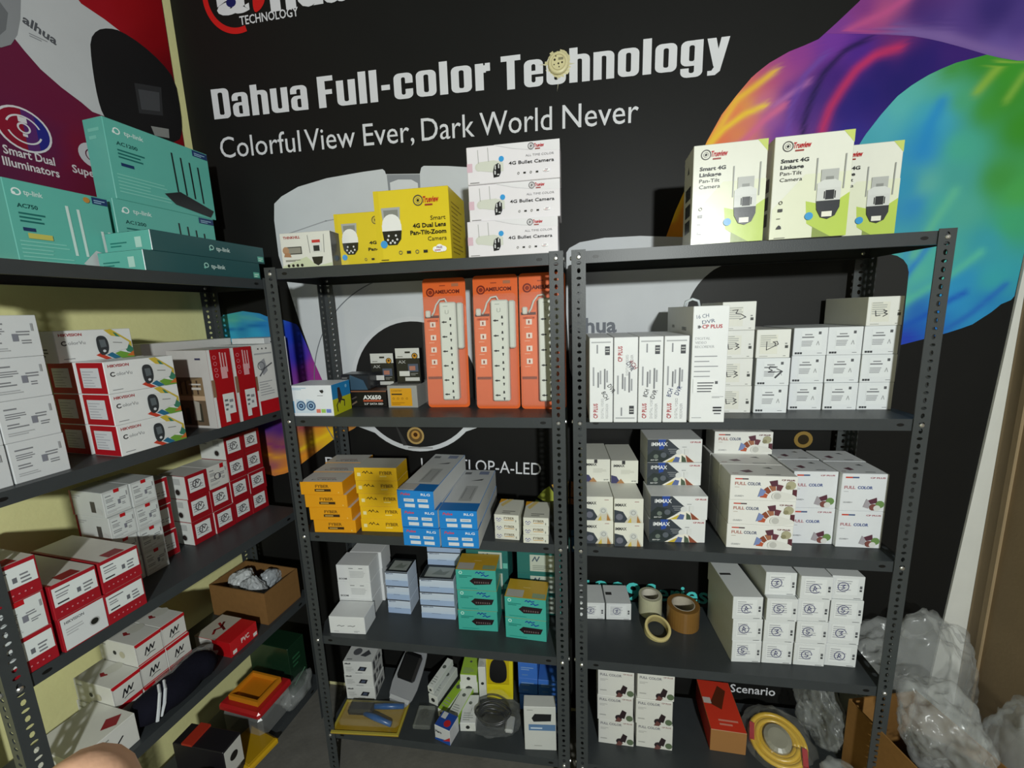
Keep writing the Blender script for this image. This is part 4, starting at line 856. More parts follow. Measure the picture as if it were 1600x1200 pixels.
# dark glossy case lying on the black drive box
e = empty('drive_case', (.158, .185, W2+.0582)); tag(e, 'dark glossy plastic case lying on the black drive box', 'case')
mb = MB(); mb.cbox(-.058, .052, -.03, .05, 0, .058, .006, '26282c'); mb.build('case_body', 'plastic', e)
mb = MB(); mb.add([(-.02+.05*i, -.0305+.0*i, .056-.02*i) for i in range(2)]+[(.045, -.031, .002), (-.03, -.031, .002)], [(0,1,2,3)], '3a5468'); mb.tube([(-.05,-.0315,.045),(-.03,-.0315,.045)], .0016, '9a9a9a'); mb.build('shiny_window', 'plastic', e)

# extension board packs: orange card, white six-way board, cord, clear shell
def ext_pack(x, y, label, yaw):
    e = empty('extension_board_pack', (x, y, W2), math.radians(yaw)); e.rotation_euler = (math.radians(-3.0), 0, math.radians(yaw)); tag(e, label, 'extension board', 'orange extension board packs')
    w, h = .146, .433
    mb = MB(); P = soft([(-w/2,0),(w/2,0),(w/2,h),(-w/2,h)], 0); r = .012; Q = []
    for cx, cz, a0 in ((w/2-r,r,-90),(w/2-r,h-r,0),(-w/2+r,h-r,90),(-w/2+r,r,180)):
        for k in range(5): a = math.radians(a0+22.5*k); Q.append((cx+r*math.cos(a), cz+r*math.sin(a)))
    n = len(Q); mb.add([(a,0,b) for a, b in Q]+[(a,.0012,b) for a, b in Q], [tuple(range(n)), tuple(range(2*n-1,n-1,-1))]+[(i,n+i,n+(i+1)%n,(i+1)%n) for i in range(n)], 'e0642a')
    card = mb.build('backing_card', 'gloss', e)
    A = Art(w, h, (-w/2,0,0))
    A.rect(.03,.25,.36,.735,'ea7038'); A.rect(.03,.70,.36,.72,'5a1c0c'); A.rect(.03,.225,.36,.245,'8a3a1a')
    A.ring(.18,.895,.022,.034,'7a2410'); A.ell(.18,.895,.016,'8a2c14'); A.text('AMEUCOM',.28,.885,.026,'6a200e',width=.58,bold=.04); A.rect(.68,.935,.84,.958,'a86a4a'); A.lines(.40,.94,.62,.955,1,'9a4020')
    for v in (.63,.53,.435,.34): A.rect(.14,v,.27,v+.04,'ecdccf'); A.rect(.185,v+.008,.22,v+.03,'8a3a1c'); A.lines(.1,v-.022,.3,v-.01,1,'f0b090')
    A.text('AMEUCOM',.07,.672,.016,'b84820',width=.26,bold=.03)
    A.mb.build('card_print', 'gloss', card)
    b = MB(); b.cbox(-.010, .045, -.034, -.002, .030, .352, .004, 'd9dcd2', {'right': 'c4c8be'}); board = b.build('socket_board', 'plastic', e)
    A = Art(.055, .322, (-.010, -.034, .030), gap=.0003); A.lines(.25,.955,.7,.968,1,'9aa098'); A.ring(.46,.90,.016,.02,'9aa098',a0=190,a1=350); A.rect(.36,.885,.40,.92,'a8aca2'); A.rect(.54,.885,.58,.92,'a8aca2')
    A.mb.build('switch_print', 'plastic', board)
    for i in range(6):
        v = .80-.148*i; A = Art(.055, .322, (-.010, -.034, .030), gap=.0003)
        A.rect(.14,v-.006,.44,v+.006,'1a1a18'); A.ell(.25,v,.011,'1a1a18',n=8); A.poly([(.60,v+.018),(.72,v+.018),(.70,v+.045),(.62,v+.045)],'1a1a18'); A.poly([(.61,v-.022),(.73,v-.022),(.69,v-.050),(.65,v-.050)],'1a1a18')
        A.mb.build('socket', 'plastic', board)
    c = MB(); c.tube([(.012,-.016,.352),(.006,-.014,.364),(-.012,-.012,.362),(-.026,-.011,.345),(-.034,-.010,.322),(-.042,-.009,.310)], .0032, 'd4d4cc', n=6); c.build('cord', 'plastic', e, True)
    c = MB(); c.cbox(-.062,-.046,-.018,-.004,.305,.328,.003,'d6d4ca'); c.cbox(.046,.066,-.026,-.003,.20,.350,.004,'cfd2c8'); c.build('plug', 'plastic', e)
    s = MB(); s.cbox(-.070, .071, -.038, -.0015, .012, .372, .008, 'f0f0f0'); s.build('clear_shell', 'clear', e)
ext_pack(.502, .142, 'orange extension board pack standing apart, leftmost of three', 2)
ext_pack(.678, .122, 'orange extension board pack in the middle of three', 0)
ext_pack(.829, .118, 'orange extension board pack next to the rack post, rightmost of three', 0)

# ------------------------------------------------------------------ middle rack, third shelf
W3 = ZS[2]
kind('fyor', 'adapter_box', .150, .088, .0462, 'e09a16', {'top': 'cfcdc6'}, {'front': a_fy_or, 'top': a_fytop})
dep = ['front', 'middle', 'back']
for r in range(3):
    for i in range(4):
        put('fyor', 'W', .112-.009*i-.012*r+jit(), .008+r*.090-.002*i, W3+.0465*i, f'orange adapter box, {lev(i,4)} in {dep[r]} row of the leftmost pile', 'box', 'orange adapter boxes', yaw=3)
kind('fyye', 'adapter_box', .148, .095, .0458, 'e4b418', {'top': 'c4c2b8'}, {'front': a_fy_ye})
for i in range(5):
    put('fyye', 'W', .275+jit(.003)-.001*i, .027, W3+.046*i, f'yellow adapter box with scribbled marks, {lev(i,5)} of the pile of five', 'box', 'yellow adapter boxes', yaw=2)
kind('blue', 'charger_box', .121, .335, .062, '1f80cc', {'top': 'c6c8c8', 'right': 'd0d2d0', 'left': 'c6c8c8'}, {'front': a_blue, 'top': a_bluetop})
for i, (x, y) in enumerate(((.444, -.046), (.442, -.044))): put('blue', 'W', x, y, W3+.0625*i, f'long blue and grey charger box, {lev(i,2) if i==0 else "middle"} of the left blue pile', 'box', 'blue charger boxes', yaw=-1)
for i, (x, y) in enumerate(((.569, -.044), (.567, -.043))): put('blue', 'W', x, y, W3+.0625*i, f'long blue and grey charger box, {lev(i,2)} of the right blue pile', 'box', 'blue charger boxes', yaw=1)
o = put('blue', 'W', .434, -.046, W3+.125, 'long blue and grey charger box, topmost of the left blue pile with open flap', 'box', 'blue charger boxes', yaw=-2)
for q in (o,):
    mb = MB(); mb.box(-.058, -.005, .004, .05, .0625, .0637, 'b8b4b0'); mb.build('open_flap', 'paper', q)
kind('fys', 'adapter_box', .080, .112, .0285, 'd4d4c8', None, {'front': a_fys, 'top': a_fystop})
for c, (x, y) in enumerate(((.709, .016), (.803, .004))):
    for i in range(3): put('fys', 'W', x+jit(), y+jit(), W3+.0288*i, f'small cream adapter box, {lev(i,3)} of the {("left","right")[c]} little pile by the post', 'box', 'small cream adapter boxes', yaw=(-2, 1)[c])

# ------------------------------------------------------------------ middle rack, fourth shelf
W4 = ZS[3]
kind('wh4', 'router_box', .130, .085, .0705, 'dcdede', None, {'front': a_white4})
kind('wh4b', 'router_box', .135, .085, .068, 'dcdede', None, {'front': a_white4b})
put('wh4b', 'W', .106, .022, W4, 'plain white carton with pen scribble in front of the white pile', 'box', yaw=3)
for r in range(2):
    for i in range(3):
        if r == 0 and i == 0: z = W4
        put('wh4', 'W', .092+.006*r+jit(), .112+.088*r, W4+.071*i, f'grey-white carton, {lev(i,3)} in {("front","back")[r]} row of the pile behind the scribbled one', 'box', 'grey-white cartons', yaw=3)
kind('lb', 'network_box', .091, .085, .058, 'c4d0e0', {'top': '2a2e30'}, {'front': a_lb, 'top': a_lbtop})
for i in range(3): put('lb', 'W', .251+jit(), .142, W4+.0585*i, f'small pale blue network box, {lev(i,3)} of the narrow pile', 'box', 'pale blue network boxes')
kind('lb2', 'network_box', .132, .085, .0545, 'c4d0e0', {'top': '2a2e30'}, {'front': a_lb, 'top': a_lbtop})
for i in range(3): put('lb2', 'W', .412+jit(), .131, W4+.055*i, f'wide pale blue network box, {lev(i,3)} of the front wide pile', 'box', 'wide pale blue network boxes', yaw=1)
for i in range(5): put('lb2', 'W', .416+jit(), .218, W4+.055*i, f'wide pale blue network box, {lev(i,5)} of the rear wide pile', 'box', 'wide pale blue network boxes', yaw=1)
kind('teal', 'switch_carton', .144, .098, .080, '44aa9c', {'top': 'c8a030'}, {'front': a_teal, 'top': a_tealtop}, 'gloss')
for i in range(3): put('teal', 'W', .577+jit(), .088, W4+.0805*i, f'teal network switch box, {lev(i,3)} of the pile of three', 'box', 'teal switch boxes', yaw=1.5)
for i in range(2): put('teal', 'W', .753+jit(), .066, W4+.0805*i, f'teal network switch box, {lev(i,2)} of the pile of two by the post', 'box', 'teal switch boxes', yaw=-3)
kind('tealdark', 'switch_carton', .16, .10, .085, '2c6c66', None, {'front': a_tealdark})
for i in range(3): put('tealdark', 'W', .790, .19, W4+.0855*i, f'dark teal carton with a pale sticker, {lev(i,3)} of the pile at the back', 'box', 'dark teal cartons at the back')
for i in range(3): put('tealdark', 'W', .595, .192, W4+.0855*i, f'dark teal carton hidden behind the three teal boxes, {lev(i,3)} one', 'box', 'dark teal cartons at the back')

# ------------------------------------------------------------------ right rack, second shelf
for key, fl, hd in (('dv1', False, 'a'), ('dv2', True, 'b'), ('dv3', False, 'c'), ('dv4', False, 'd')):
    kind(key, 'recorder_box', .063, .235, .236, 'e2e4e4', None, {'front': a_dvr(fl, hd)})
for k, (key, w) in enumerate((('dv1', 'first from the post'), ('dv2', 'second from the post, printed upside down'), ('dv3', 'third from the post'), ('dv4', 'fourth from the post'))):
    put(key, 'W', 1.001+.0655*k, -.046+.001*k, W2, f'narrow white upright recorder box with handwriting, {w}', 'box', 'upright white recorder boxes', yaw=1)
kind('big', 'recorder_box', .089, .28, .311, 'e3e5e5', None, {'front': a_bigdvr, 'left': a_bigside})
o = put('big', 'W', 1.281, -.040, W2, 'tallest white recorder box with 16 CH handwritten at its top', 'box', yaw=1)
mb = MB(); mb.tube([(-.030,.14,.311),(-.028,.135,.325),(-.012,.128,.332),(.004,.128,.326),(.008,.13,.311)], .004, 'c8d0d4', n=6); mb.build('carry_handle', 'plastic', o, True)
for hd in (0, 1, 2, 3, 5):
    kind(f'cp{hd}', 'camera_carton', .0885, .20, .0795, 'dfe0da' if hd in (2, 3, 5) else 'dce0e2', None, {'front': a_cpl(hd)})
def grid(col, n): return f'{lev(col, 99) if False else ("first","second","third","fourth","fifth")[col]} column'
cols = [(1.388, .066, ('3', '3', '3', '5')), (1.483, .067, ('0', '1', '2')), (1.596, .107, ('0', '0', '0')), (1.686, .107, ('0', '0', '0')), (1.778, .107, ('0', '0', '0', '3'))]
for c, (x, y, hs) in enumerate(cols):
    for i, hd in enumerate(hs):
        put('cp'+hd, 'W', x+jit(), y+jit(.003), W2+.08*i, f'small white carton, {lev(i,len(hs))} of the {("first","second","third","fourth","fifth")[c]} stack beside tallest recorder box', 'box', 'small white cartons on the second shelf')

# ------------------------------------------------------------------ right rack, third shelf
kind('mx', 'camera_carton', .168, .115, .0765, 'dcdedd', None, {'front': a_max})
for i, (x, y) in enumerate(((1.237, .050), (1.240, .048), (1.241, .128), (1.241, .130))): put('mx', 'W', x, y, W3+.077*i, f'carton with a dark diagonal photo and street-lamp picture, {lev(i,4)} of its stack', 'box', 'cartons with dark diagonal photo', yaw=2.5)
kind('mxs', 'camera_carton', .086, .20, .0775, 'e0e0d6', None, {'front': a_maxs}); kind('mxt', 'camera_carton', .086, .17, .0775, 'e0e0d6', None, {'front': a_maxt})
for c, x in enumerate((.999, 1.087)):
    for i in range(3):
        put('mxt' if i == 2 else 'mxs', 'W', x+jit(), (.022 if c == 0 else .015)+(.115 if i == 2 else 0), W3+.078*i, f'narrow cream carton, {lev(i,3)} of the {("left pile against the post","right narrow pile")[c]} on third shelf', 'box', 'narrow cream cartons', yaw=3)
kind('fc', 'camera_carton', .180, .092, .0765, 'e2e2dd', None, {'front': a_full, 'top': a_fulltop})
for r in range(3):
    for i in range(3): put('fc', 'W', 1.468+jit(), .034+r*.0935, W3+.077*i, f'wide full-color camera carton, {lev(i,3)} level of the {dep[r]} row in the left block', 'box', 'wide full-color cartons', yaw=-1)
put('fc', 'W', 1.479, .221, W3+.231, 'single wide full-color camera carton set on top of the left block', 'box', 'wide full-color cartons', yaw=0)
kind('fc2', 'camera_carton', .121, .10, .115, 'd9dcdf', None, {'front': a_full2, 'top': a_fulltop})
for c, (x, y) in enumerate(((1.629, .078), (1.754, .068))):
    for r in range(2):
        for i in range(2): put('fc2', 'W', x+jit(), y+r*.102, W3+.1155*i, f'taller full-color camera carton, {lev(i,2)} of the {("front","back")[r]} {("middle","rightmost")[c]} pile', 'box', 'taller full-color cartons', yaw=(2, .5)[c])

# ------------------------------------------------------------------ right rack, fourth shelf
for s_ in range(8): kind(f'ci{s_}', 'camera_carton', .0895, .20, .077, 'd6d9d9', None, {'front': a_circ(s_*7+1), 'top': lambda A: A.rect(.05, .55, .45, .60, '2c2c2c')})
k = 0
for c, (x, y, n, d) in enumerate(((1.462, .052, 3, 4), (1.554, .056, 4, 2), (1.648, .062, 4, 1), (1.741, .069, 4, 0))):
    for i in range(n):
        put(f'ci{k % 8}', 'W', x+jit()-(.003*i if c == 0 else 0), y+jit(.004)+(.012 if (c == 1 and i == 3) else 0), W4+.0775*i, f'white carton with a blue pen circle, {lev(i,n)} of the {("leftmost","second","third","rightmost")[c]} stack', 'box', 'white cartons with pen circles', yaw=d); k += 1
kind('cs', 'camera_carton', .09, .105, .066, 'd6d9d9', None, {'front': a_circ(5), 'top': lambda A: A.rect(.05, .45, .3, .6, '3a3a3a')})
put('cs', 'W', .985, .190, W4, 'small white carton with pen circle, half hidden behind the post', 'box', 'pair of small white cartons by the post', yaw=4)
put('cs', 'W', 1.080, .196, W4, 'small white carton with pen circle next to the clear tape roll', 'box', 'pair of small white cartons by the post', yaw=4)
def roll(name, label, c, r, ri, h, tape, core, tilt=None, m='tape'):
    e = empty(name, c); tag(e, label, 'tape roll')
    if tilt: e.rotation_euler = tilt
    b = MB(); b.lathe([(ri+.003,0),(r-.001,0),(r,.001),(r,h-.001),(r-.001,h),(ri+.003,h)], tape, n=36); b.build('tape_winding', m, e, False)
    b = MB(); b.lathe([(ri,-.0005),(ri+.003,-.0005),(ri+.003,h+.0005),(ri,h+.0005)], core, n=32, closed=True); b.build('paper_core', 'board', e)
roll('packing_tape_roll', 'clear packing tape roll stood upright behind the masking tape', (1.200, .250, W4), .042, .029, .074, 'b4b296', 'c0bcae')
roll('packing_tape_roll', 'wide brown packing tape roll stood upright beside the clear one', (1.306, .205, W4), .055, .036, .078, '7c5a2c', 'b0a898')
roll('masking_tape_roll', 'pale yellow masking tape ring leaning in front of the clear roll', (1.206, .150, W4+.004), .044, .034, .026, 'cdbf84', 'a89a68', (math.radians(24), math.radians(4), 0))

# ------------------------------------------------------------------ right rack, bottom shelf
W5 = ZS[4]
kind('fb', 'camera_carton', .122, .11, .1005, 'd4d4ce', None, {'front': a_full3})
for c, x in enumerate((1.060, 1.192)):
    for i in range(3): put('fb', 'W', x+jit(.003), .080+jit(.003), W5+.101*i, f'dusty white full-color carton, {lev(i,3)} of the {("left","right")[c]} pile on the bottom shelf', 'box', 'cartons on the bottom shelf', yaw=-1)
kind('redbrown', 'tool_box', .116, .20, .088, '9a6e40', {'top': 'd03a26', 'left': 'c03422', 'right': 'c03422'}, {'top': lambda A: (A.poly([(.2,.5),(.6,.9),(.8,.8),(.5,.4)],'5a2a18'), A.rect(.02,.5,.25,.62,'c8c0b8'), A.lines(.3,.1,.9,.25,2,'d88a78'))})
put('redbrown', 'W', 1.443, .098, W5, 'long red-topped brown carton pointing at us on the bottom shelf', 'box', yaw=-2)

# ------------------------------------------------------------------ left rack, top shelf
L1 = ZL[0]
kind('swb', 'switch_box', .375, .172, .056, '2c5558', {'left': '62b6a8'}, {'front': a_switchbox, 'left': lambda A: (A.lines(.1,.3,.5,.6,2,'1d7a70'), A.rect(.66,.2,.8,.7,'b8e0d4'))}, 'gloss')
put('swb', 'L', .622, .010, L1, 'long dark teal network box lying at the front, lower one', 'box', 'long dark teal boxes')
put('swb', 'L', .648, .010, L1+.0563, 'long dark teal network box lying at the front, upper one', 'box', 'long dark teal boxes')
kind('rt', 'router_box', .312, .080, .223, '62b6a8', None, {'front': a_tp('AC1200'), 'left': lambda A: A.lines(.2,.75,.8,.93,2,'7ac8b8')}, 'gloss')
put('rt', 'L', .662, .197, L1, 'turquoise router carton with black antennas, lower of the two stacked', 'box', 'turquoise router cartons')
put('rt', 'L', .676, .198, L1+.2235, 'turquoise router carton with black antennas, upper one against the poster', 'box', 'turquoise router cartons')
kind('rt7', 'router_box', .212, .085, .214, '62b6a8', None, {'front': a_tp('AC750', True)}, 'gloss')
put('rt7', 'L', .384, .192, L1, 'turquoise router carton with white antennas at the left end', 'box')

# ------------------------------------------------------------------ left rack, second shelf
L2 = ZL[1]
for s_ in range(3): kind(f'wl{s_}', 'camera_carton', .094, .20, .0905, 'cfd2d3', None, {'front': a_label(s_*11+2, bg=None)})
for i in range(4): put(f'wl{i % 3}', 'L', .156+jit(), .028, L2+.091*i, f'white carton with grey data print, {lev(i,4)} of the stack at the left edge', 'box', 'white cartons at the left edge')
for i in range(4): put(f'wl{(i+1) % 3}', 'L', .0600, .028, L2+.091*i, f'white carton nearest to us, {lev(i,4)} of the cut-off stack at the left edge', 'box', 'white cartons at the left edge')
kind('cv', 'camera_carton', .166, .098, .0815, 'e0e2e1', {'left': 'a81420', 'right': 'a81420'}, {'front': a_cvu, 'left': a_cvuside})
kind('cvt', 'camera_carton', .166, .098, .080, 'dcdedd', None, {'front': a_cvu, 'left': lambda A: A.lines(.3,.2,.7,.5,3,'5a5c60')})
for i in range(3):
    put('cv', 'L', .374+jit(), .0, L2+.082*i, f'white and red bullet camera carton with colour bands, {lev(i,3)} of the front stack', 'box', 'bullet camera cartons with colour bands')
    put('cv', 'L', .374+jit(), .108, L2+.082*i, f'white and red bullet camera carton with colour bands, {lev(i,3)} of the rear stack', 'box', 'bullet camera cartons with colour bands')
put('cvt', 'L', .348, .106, L2+.246, 'bullet camera carton with grey end, single one on top of the stacks', 'box', 'bullet camera cartons with colour bands')
kind('rs', 'recorder_box', .080, .165, .25, 'a81018', {'left': 'd8d6d2', 'right': 'd8d6d2', 'top': 'd4d2ce'}, {'front': a_redspine, 'left': a_photo})
put('rs', 'L', .597, .0, L2, 'upright recorder box with red spine and cafe photo on its side', 'box', 'upright recorder boxes on left rack')
put('rs', 'L', .679, .0, L2, 'second upright recorder box with red spine, photo side hidden', 'box', 'upright recorder boxes on left rack')
kind('ws', 'recorder_box', .094, .165, .252, 'dcdcd8', None, {'front': a_whitespine})
put('ws', 'L', .767, .004, L2, 'upright white recorder box with a red foot band beside the red spines', 'box', 'upright recorder boxes on left rack')
kind('cd', 'recorder_box', .105, .15, .272, 'd4d6d6', None, {'front': a_chdvr})
put('cd', 'L', .868, .043, L2, 'upright white recorder box with CH DVR handwriting behind the rack post', 'box', 'upright recorder boxes on left rack')
kind('wlong', 'recorder_box', .31, .07, .275, 'c8c8c4', None)
put('wlong', 'L', .665, .20, L2, 'long plain white box standing at the back behind red spines', 'box')

# ------------------------------------------------------------------ left rack, third shelf
L3 = ZL[2]
for s_ in range(3):
    kind(f'rl{s_}', 'camera_carton', .0870, .25, .0850, 'a01824', {'top': 'd4d0c8'}, {'front': a_redlong(s_*5+1), 'top': lambda A: (A.rect(.0,.0,.06,1,'8c1420'), A.rect(.3,.02,.7,.16,'8c1420'))})
kind('rd', 'camera_carton', .0870, .25, .0850, 'a01824', {'top': 'd4d0c8'}, {'front': a_dot})
kind('rlt', 'camera_carton', .0870, .25, .0850, 'a01824', {'top': 'd4d0c8'}, {'front': lambda A: (A.rect(.05,.02,.93,.98,'d8dedc'), A.rect(.36,.86,.62,1.0,RED), a_label(4, bg=None)(A))})
cl = ['rl0', 'rlt', 'rl1']
for i in range(3): put(cl[i], 'L', .0575, .004, L3+.0855*i, f'red carton with white label, {lev(i,3)} of the nearest stack on third shelf', 'box', 'red cartons with white labels at the front')
for i in range(2): put(('rd', 'rl2')[i], 'L', .1510+jit(), .0, L3+.0855*i, f'red carton, {lev(i,2)} of the stack with a round black camera dot', 'box', 'red cartons with white labels at the front')
for i in range(2): put(('rl1', 'rl0')[i], 'L', .2400+jit(), .0, L3+.0855*i, f'red carton with white label, {lev(i,2)} of the third stack from the left', 'box', 'red cartons with white labels at the front')
kind('lw', 'camera_carton', .064, .13, .0735, 'c4c8c6', None, {'front': a_label(3, bg='d4dad8', mark='red'), 'left': a_bnear})
for c, x in enumerate((.335, .401)):
    for i in range(4): put('lw', 'L', x+jit(), .13+jit(.004), L3+.074*i, f'white carton with red tab, {lev(i,4)} of the {("nearer","farther")[c]} stack behind red cartons', 'box', 'white cartons with red tabs')
kind('lb5', 'camera_carton', .058, .11, .088, 'd8dad6', {'front': 'a01824'}, {'front': a_red(2, mark=False), 'left': a_ball})
for i in range(3): put('lb5', 'L', .466+jit(), .170, L3+.0885*i, f'narrow white and red carton, {lev(i,3)} of the stack before the pen-circled block', 'box', 'narrow white and red cartons')
for s_ in range(4): kind(f'rr{s_}', 'camera_carton', .0755, .12, .0825, '98141f', {'left': 'd8dad6', 'top': 'd4d2cc'}, {'front': a_red(s_+3), 'left': a_ball})
kind('rrw', 'camera_carton', .0755, .12, .0825, 'd4d4ce', None, {'front': lambda A: (a_label(8, bg=None)(A), A.rect(.62,.8,.80,1,RED), A.ring(.45,.5,.12,.15,'4a4448',n=12))})
k = 0
for c, (x, n) in enumerate(((.571, 3), (.648, 3), (.725, 4), (.802, 4))):
    for i in range(n):
        put('rrw' if (c == 1 and i == 2) else f'rr{k % 4}', 'L', x+jit(), .152+jit(.003), L3+.083*i, f'red carton with pen-circled sticker, {lev(i,n)} of the {("nearest","second","third","farthest")[c]} stack' if not (c == 1 and i == 2) else 'white-faced carton with red tab on top of the pen-circled block', 'box', 'red cartons with pen-circled stickers'); k += 1

# ------------------------------------------------------------------ left rack, fourth shelf
L4 = ZL[3]
kind('st', 'camera_carton', .0700, .15, .0695, 'd2d2cc', None, {'front': a_stripe, 'left': a_nose, 'top': a_diamond})
for c, (x, n) in enumerate(((.250, 2), (.322, 3), (.394, 3))):
    for i in range(n): put('st', 'L', x+jit(), .100+jit(.003), L4+.07*i, f'white carton with red stripe and scrawl, {lev(i,n)} of the {("nearest","middle","farthest")[c]} stack', 'box', 'white cartons with red stripes')
kind('st2', 'camera_carton', .13, .16, .085, 'd0d0ca', None, {'front': lambda A: (A.line([(.3,.35),(.4,.6),(.46,.38),(.55,.6),(.62,.42),(.74,.58)],.05,'26262a'), A.lines(.1,.8,.8,.9,1,'8a8a84')), 'top': lambda A: A.poly([(.55,.2),(.75,.34),(.92,.2),(.72,.06)],'8a2028')})
put('st2', 'L', .150, .02, L4, 'large white carton with black scrawl at the near end of fourth shelf', 'box')
kind('rw', 'tool_box', .105, .155, .055, 'c01a20', {'left': 'd4d2cc'}, {'top': lambda A: (A.rect(0,.42,1,1,'b8b2a4'), A.line([(.2,.62),(.36,.7),(.52,.62),(.64,.8)],.05,'8a1c20'), A.line([(.45,.5),(.56,.66),(.72,.72)],.05,'5a1418')), 'front': lambda A: (A.rect(.06,.12,.2,.36,'e0dcd8'), A.rect(.82,.12,.96,.36,'e0dcd8'), A.text('PVC',.38,.42,.3,'e8d0cc',width=.3,bold=.03)), 'left': lambda A: A.rect(.5,0,1,1,'b8161c')}, 'gloss')
put('rw', 'L', .543, .018, L4, 'small glossy red and white box in front of the open carton', 'box')

# ------------------------------------------------------------------ loose and soft things
def crumple(name, size, m, col, parent=None, seed=0, amp=.25, freq=3., sub=4, flat=.05, smooth=False):
    """crumpled soft body: a lumpy sphere with sharp folds, resting on z = 0"""
    bm = bmesh.new(); bmesh.ops.create_icosphere(bm, subdivisions=sub, radius=1)
    off = Vector((seed*7.3, seed*3.1, seed*1.7))
    for v in bm.verts:
        p = v.co.copy(); n1 = noise.noise(p*freq*.6+off); n2 = abs(noise.noise(p*freq*1.5+off*2)); n3 = abs(noise.noise(p*freq*3.5+off*3))
        v.co = p*(1+amp*(n1*1.1-n2*.9-n3*.35)+amp*.3)
        v.co = Vector((v.co.x*size[0]/2, v.co.y*size[1]/2, (v.co.z*.5+.5)*size[2]))
        if v.co.z < flat*size[2]: v.co.z = max(0., flat*size[2]*.2+v.co.z*.1)
    me = bpy.data.meshes.new(name); bm.to_mesh(me); bm.free()
    zmin = min(v.co.z for v in me.vertices)
    for v in me.vertices: v.co.z -= zmin
    a = me.color_attributes.new('Col', 'FLOAT_COLOR', 'CORNER'); a.data.foreach_set('color', list(hx(col))*len(me.loops))
    me.materials.append(MATS[m])
    if smooth: me.shade_smooth()
    return link(name, me, parent)
def at(o, frame, x, y, z, yaw=0., tilt=(0, 0)):
    loc, rz = place(frame, x, y, z, yaw); o.location = loc; o.rotation_euler = (tilt[0], tilt[1], rz); return o
def root(name, frame, x, y, z, label, cat, yaw=0., group=None, tilt=(0, 0)):
    e = empty(name); at(e, frame, x, y, z, yaw, tilt); return tag(e, label, cat, group)
def open_carton(e, w, d, h, col='8a6238', inner='7a5630', t=.004):
    """four cardboard walls and a floor, front at y = 0"""
    mb = MB(); mb.box(-w/2, w/2, 0, d, 0, t, inner); mb.build('carton_floor', 'board', e)
    for x0, x1, y0, y1 in ((-w/2, w/2, 0, t), (-w/2, w/2, d-t, d), (-w/2, -w/2+t, t, d-t), (w/2-t, w/2, t, d-t)):
        mb = MB(); mb.box(x0, x1, y0, y1, t, h, col); mb.build('carton_wall', 'board', e)

# open cardboard carton with silver bags, left rack
e = root('open_carton', 'L', .722, .018, L4, 'open brown cardboard carton on the fourth shelf of left rack', 'carton')
open_carton(e, .16, .262, .128, '7e5c34')
for k, (x, y, s, c) in enumerate(((.690, .105, (.070, .10, .115), 'a8acae'), (.728, .20, (.11, .09, .105), 'c4c8c8'), (.757, .10, (.062, .10, .10), '9ea4a8'))):
    o = crumple('plastic_bag', s, 'plastic', c, seed=k+2, amp=.26, freq=2.2, sub=4); at(o, 'L', x, y+.018, L4+.036, k*40)
    tag(o, f'crumpled silver plastic bag in the open carton, {("nearest the front","at the back","on the right")[k]}', 'bag', 'bags in the open carton')
# rolled navy jacket in a grey plastic bag
e = root('rolled_jacket', 'L', .345, -.005, L4, 'rolled dark navy jacket with a white stripe lying before striped cartons', 'jacket', group=None)
P = [(-.12+.022*i, .045+.006*math.sin(i*1.1), .046+.003*math.cos(i*1.7)) for i in range(11)]
mb = MB(); mb.tube(P, [.026,.040,.044,.042,.045,.043,.046,.044,.045,.040,.024], '10101c', n=14); mb.build('jacket_body', 'cloth', e, True)
mb = MB()
for q in ((-.10, .0), (-.085, .006)):
    mb.tube([(q[0], -.002+q[1], .03), (q[0]+.012, .003, .06), (q[0]+.03, .02, .085), (q[0]+.045, .045, .092)], .004, 'c8ccd0', n=5)
mb.build('reflective_stripe', 'plastic', e)
o = crumple('plastic_bag', (.19, .07, .09), 'film', 'a0a09c', seed=5, amp=.3); at(o, 'L', .375, .066, L4, 0); tag(o, 'grey plastic bag slumped between the navy jacket and striped cartons', 'bag')
# bottom shelf of the left rack
L5 = ZL[4]
e = root('food_container', 'L', .625, .01, L5, 'clear plastic container with a red lid and orange tray on bottom shelf', 'container')
mb = MB(); mb.cbox(-.075, .075, .01, .19, 0, .095, .012, 'b8bab8'); mb.build('clear_tub', 'film', e)
mb = MB(); mb.cbox(-.080, .080, .005, .195, .096, .125, .008, 'a81c20'); lid = mb.build('red_lid', 'plastic', e)
mb = MB(); mb.box(-.052,.052,.035,.165,.1255,.128,'c87a18'); 
for x0, x1, y0, y1 in ((-.055,.055,.032,.040),(-.055,.055,.160,.168),(-.055,-.047,.040,.160),(.047,.055,.040,.160)): mb.box(x0,x1,y0,y1,.1255,.146,'c8801c')
mb.build('orange_tray', 'plastic', lid)
o = crumple('plastic_bag', (.17, .10, .08), 'film', 'c4c8c6', seed=8, amp=.2, smooth=True); at(o, 'L', .735, .035, L5, 20); tag(o, 'clear plastic bag beside the red-lidded container', 'bag')
e = root('yellow_tray', 'L', .515, -.035, L5, 'flat yellow plastic tray lying at the rack bottom front', 'tray', yaw=-8)
mb = MB(); mb.cbox(-.066, .05, 0, .15, 0, .022, .006, 'c09818'); t_ = mb.build('tray_body', 'plastic', e)
mb = MB(); mb.cbox(-.058, .042, .010, .14, .0222, .026, .002, 'a88414'); mb.build('tray_lid', 'plastic', t_)
e = root('black_and_white_box', 'L', .43, .0, L5, 'black and white box with a red edge on the bottom shelf', 'box', yaw=4)
mb = MB(); mb.cbox(-.035, .035, 0, .20, 0, .15, .002, '1c1a1e'); b_ = mb.build('box_body', 'paper', e)
mb = MB(); mb.box(-.036, .036, .12, .16, .1505, .158, 'a83020'); mb.build('red_edge', 'paper', b_)
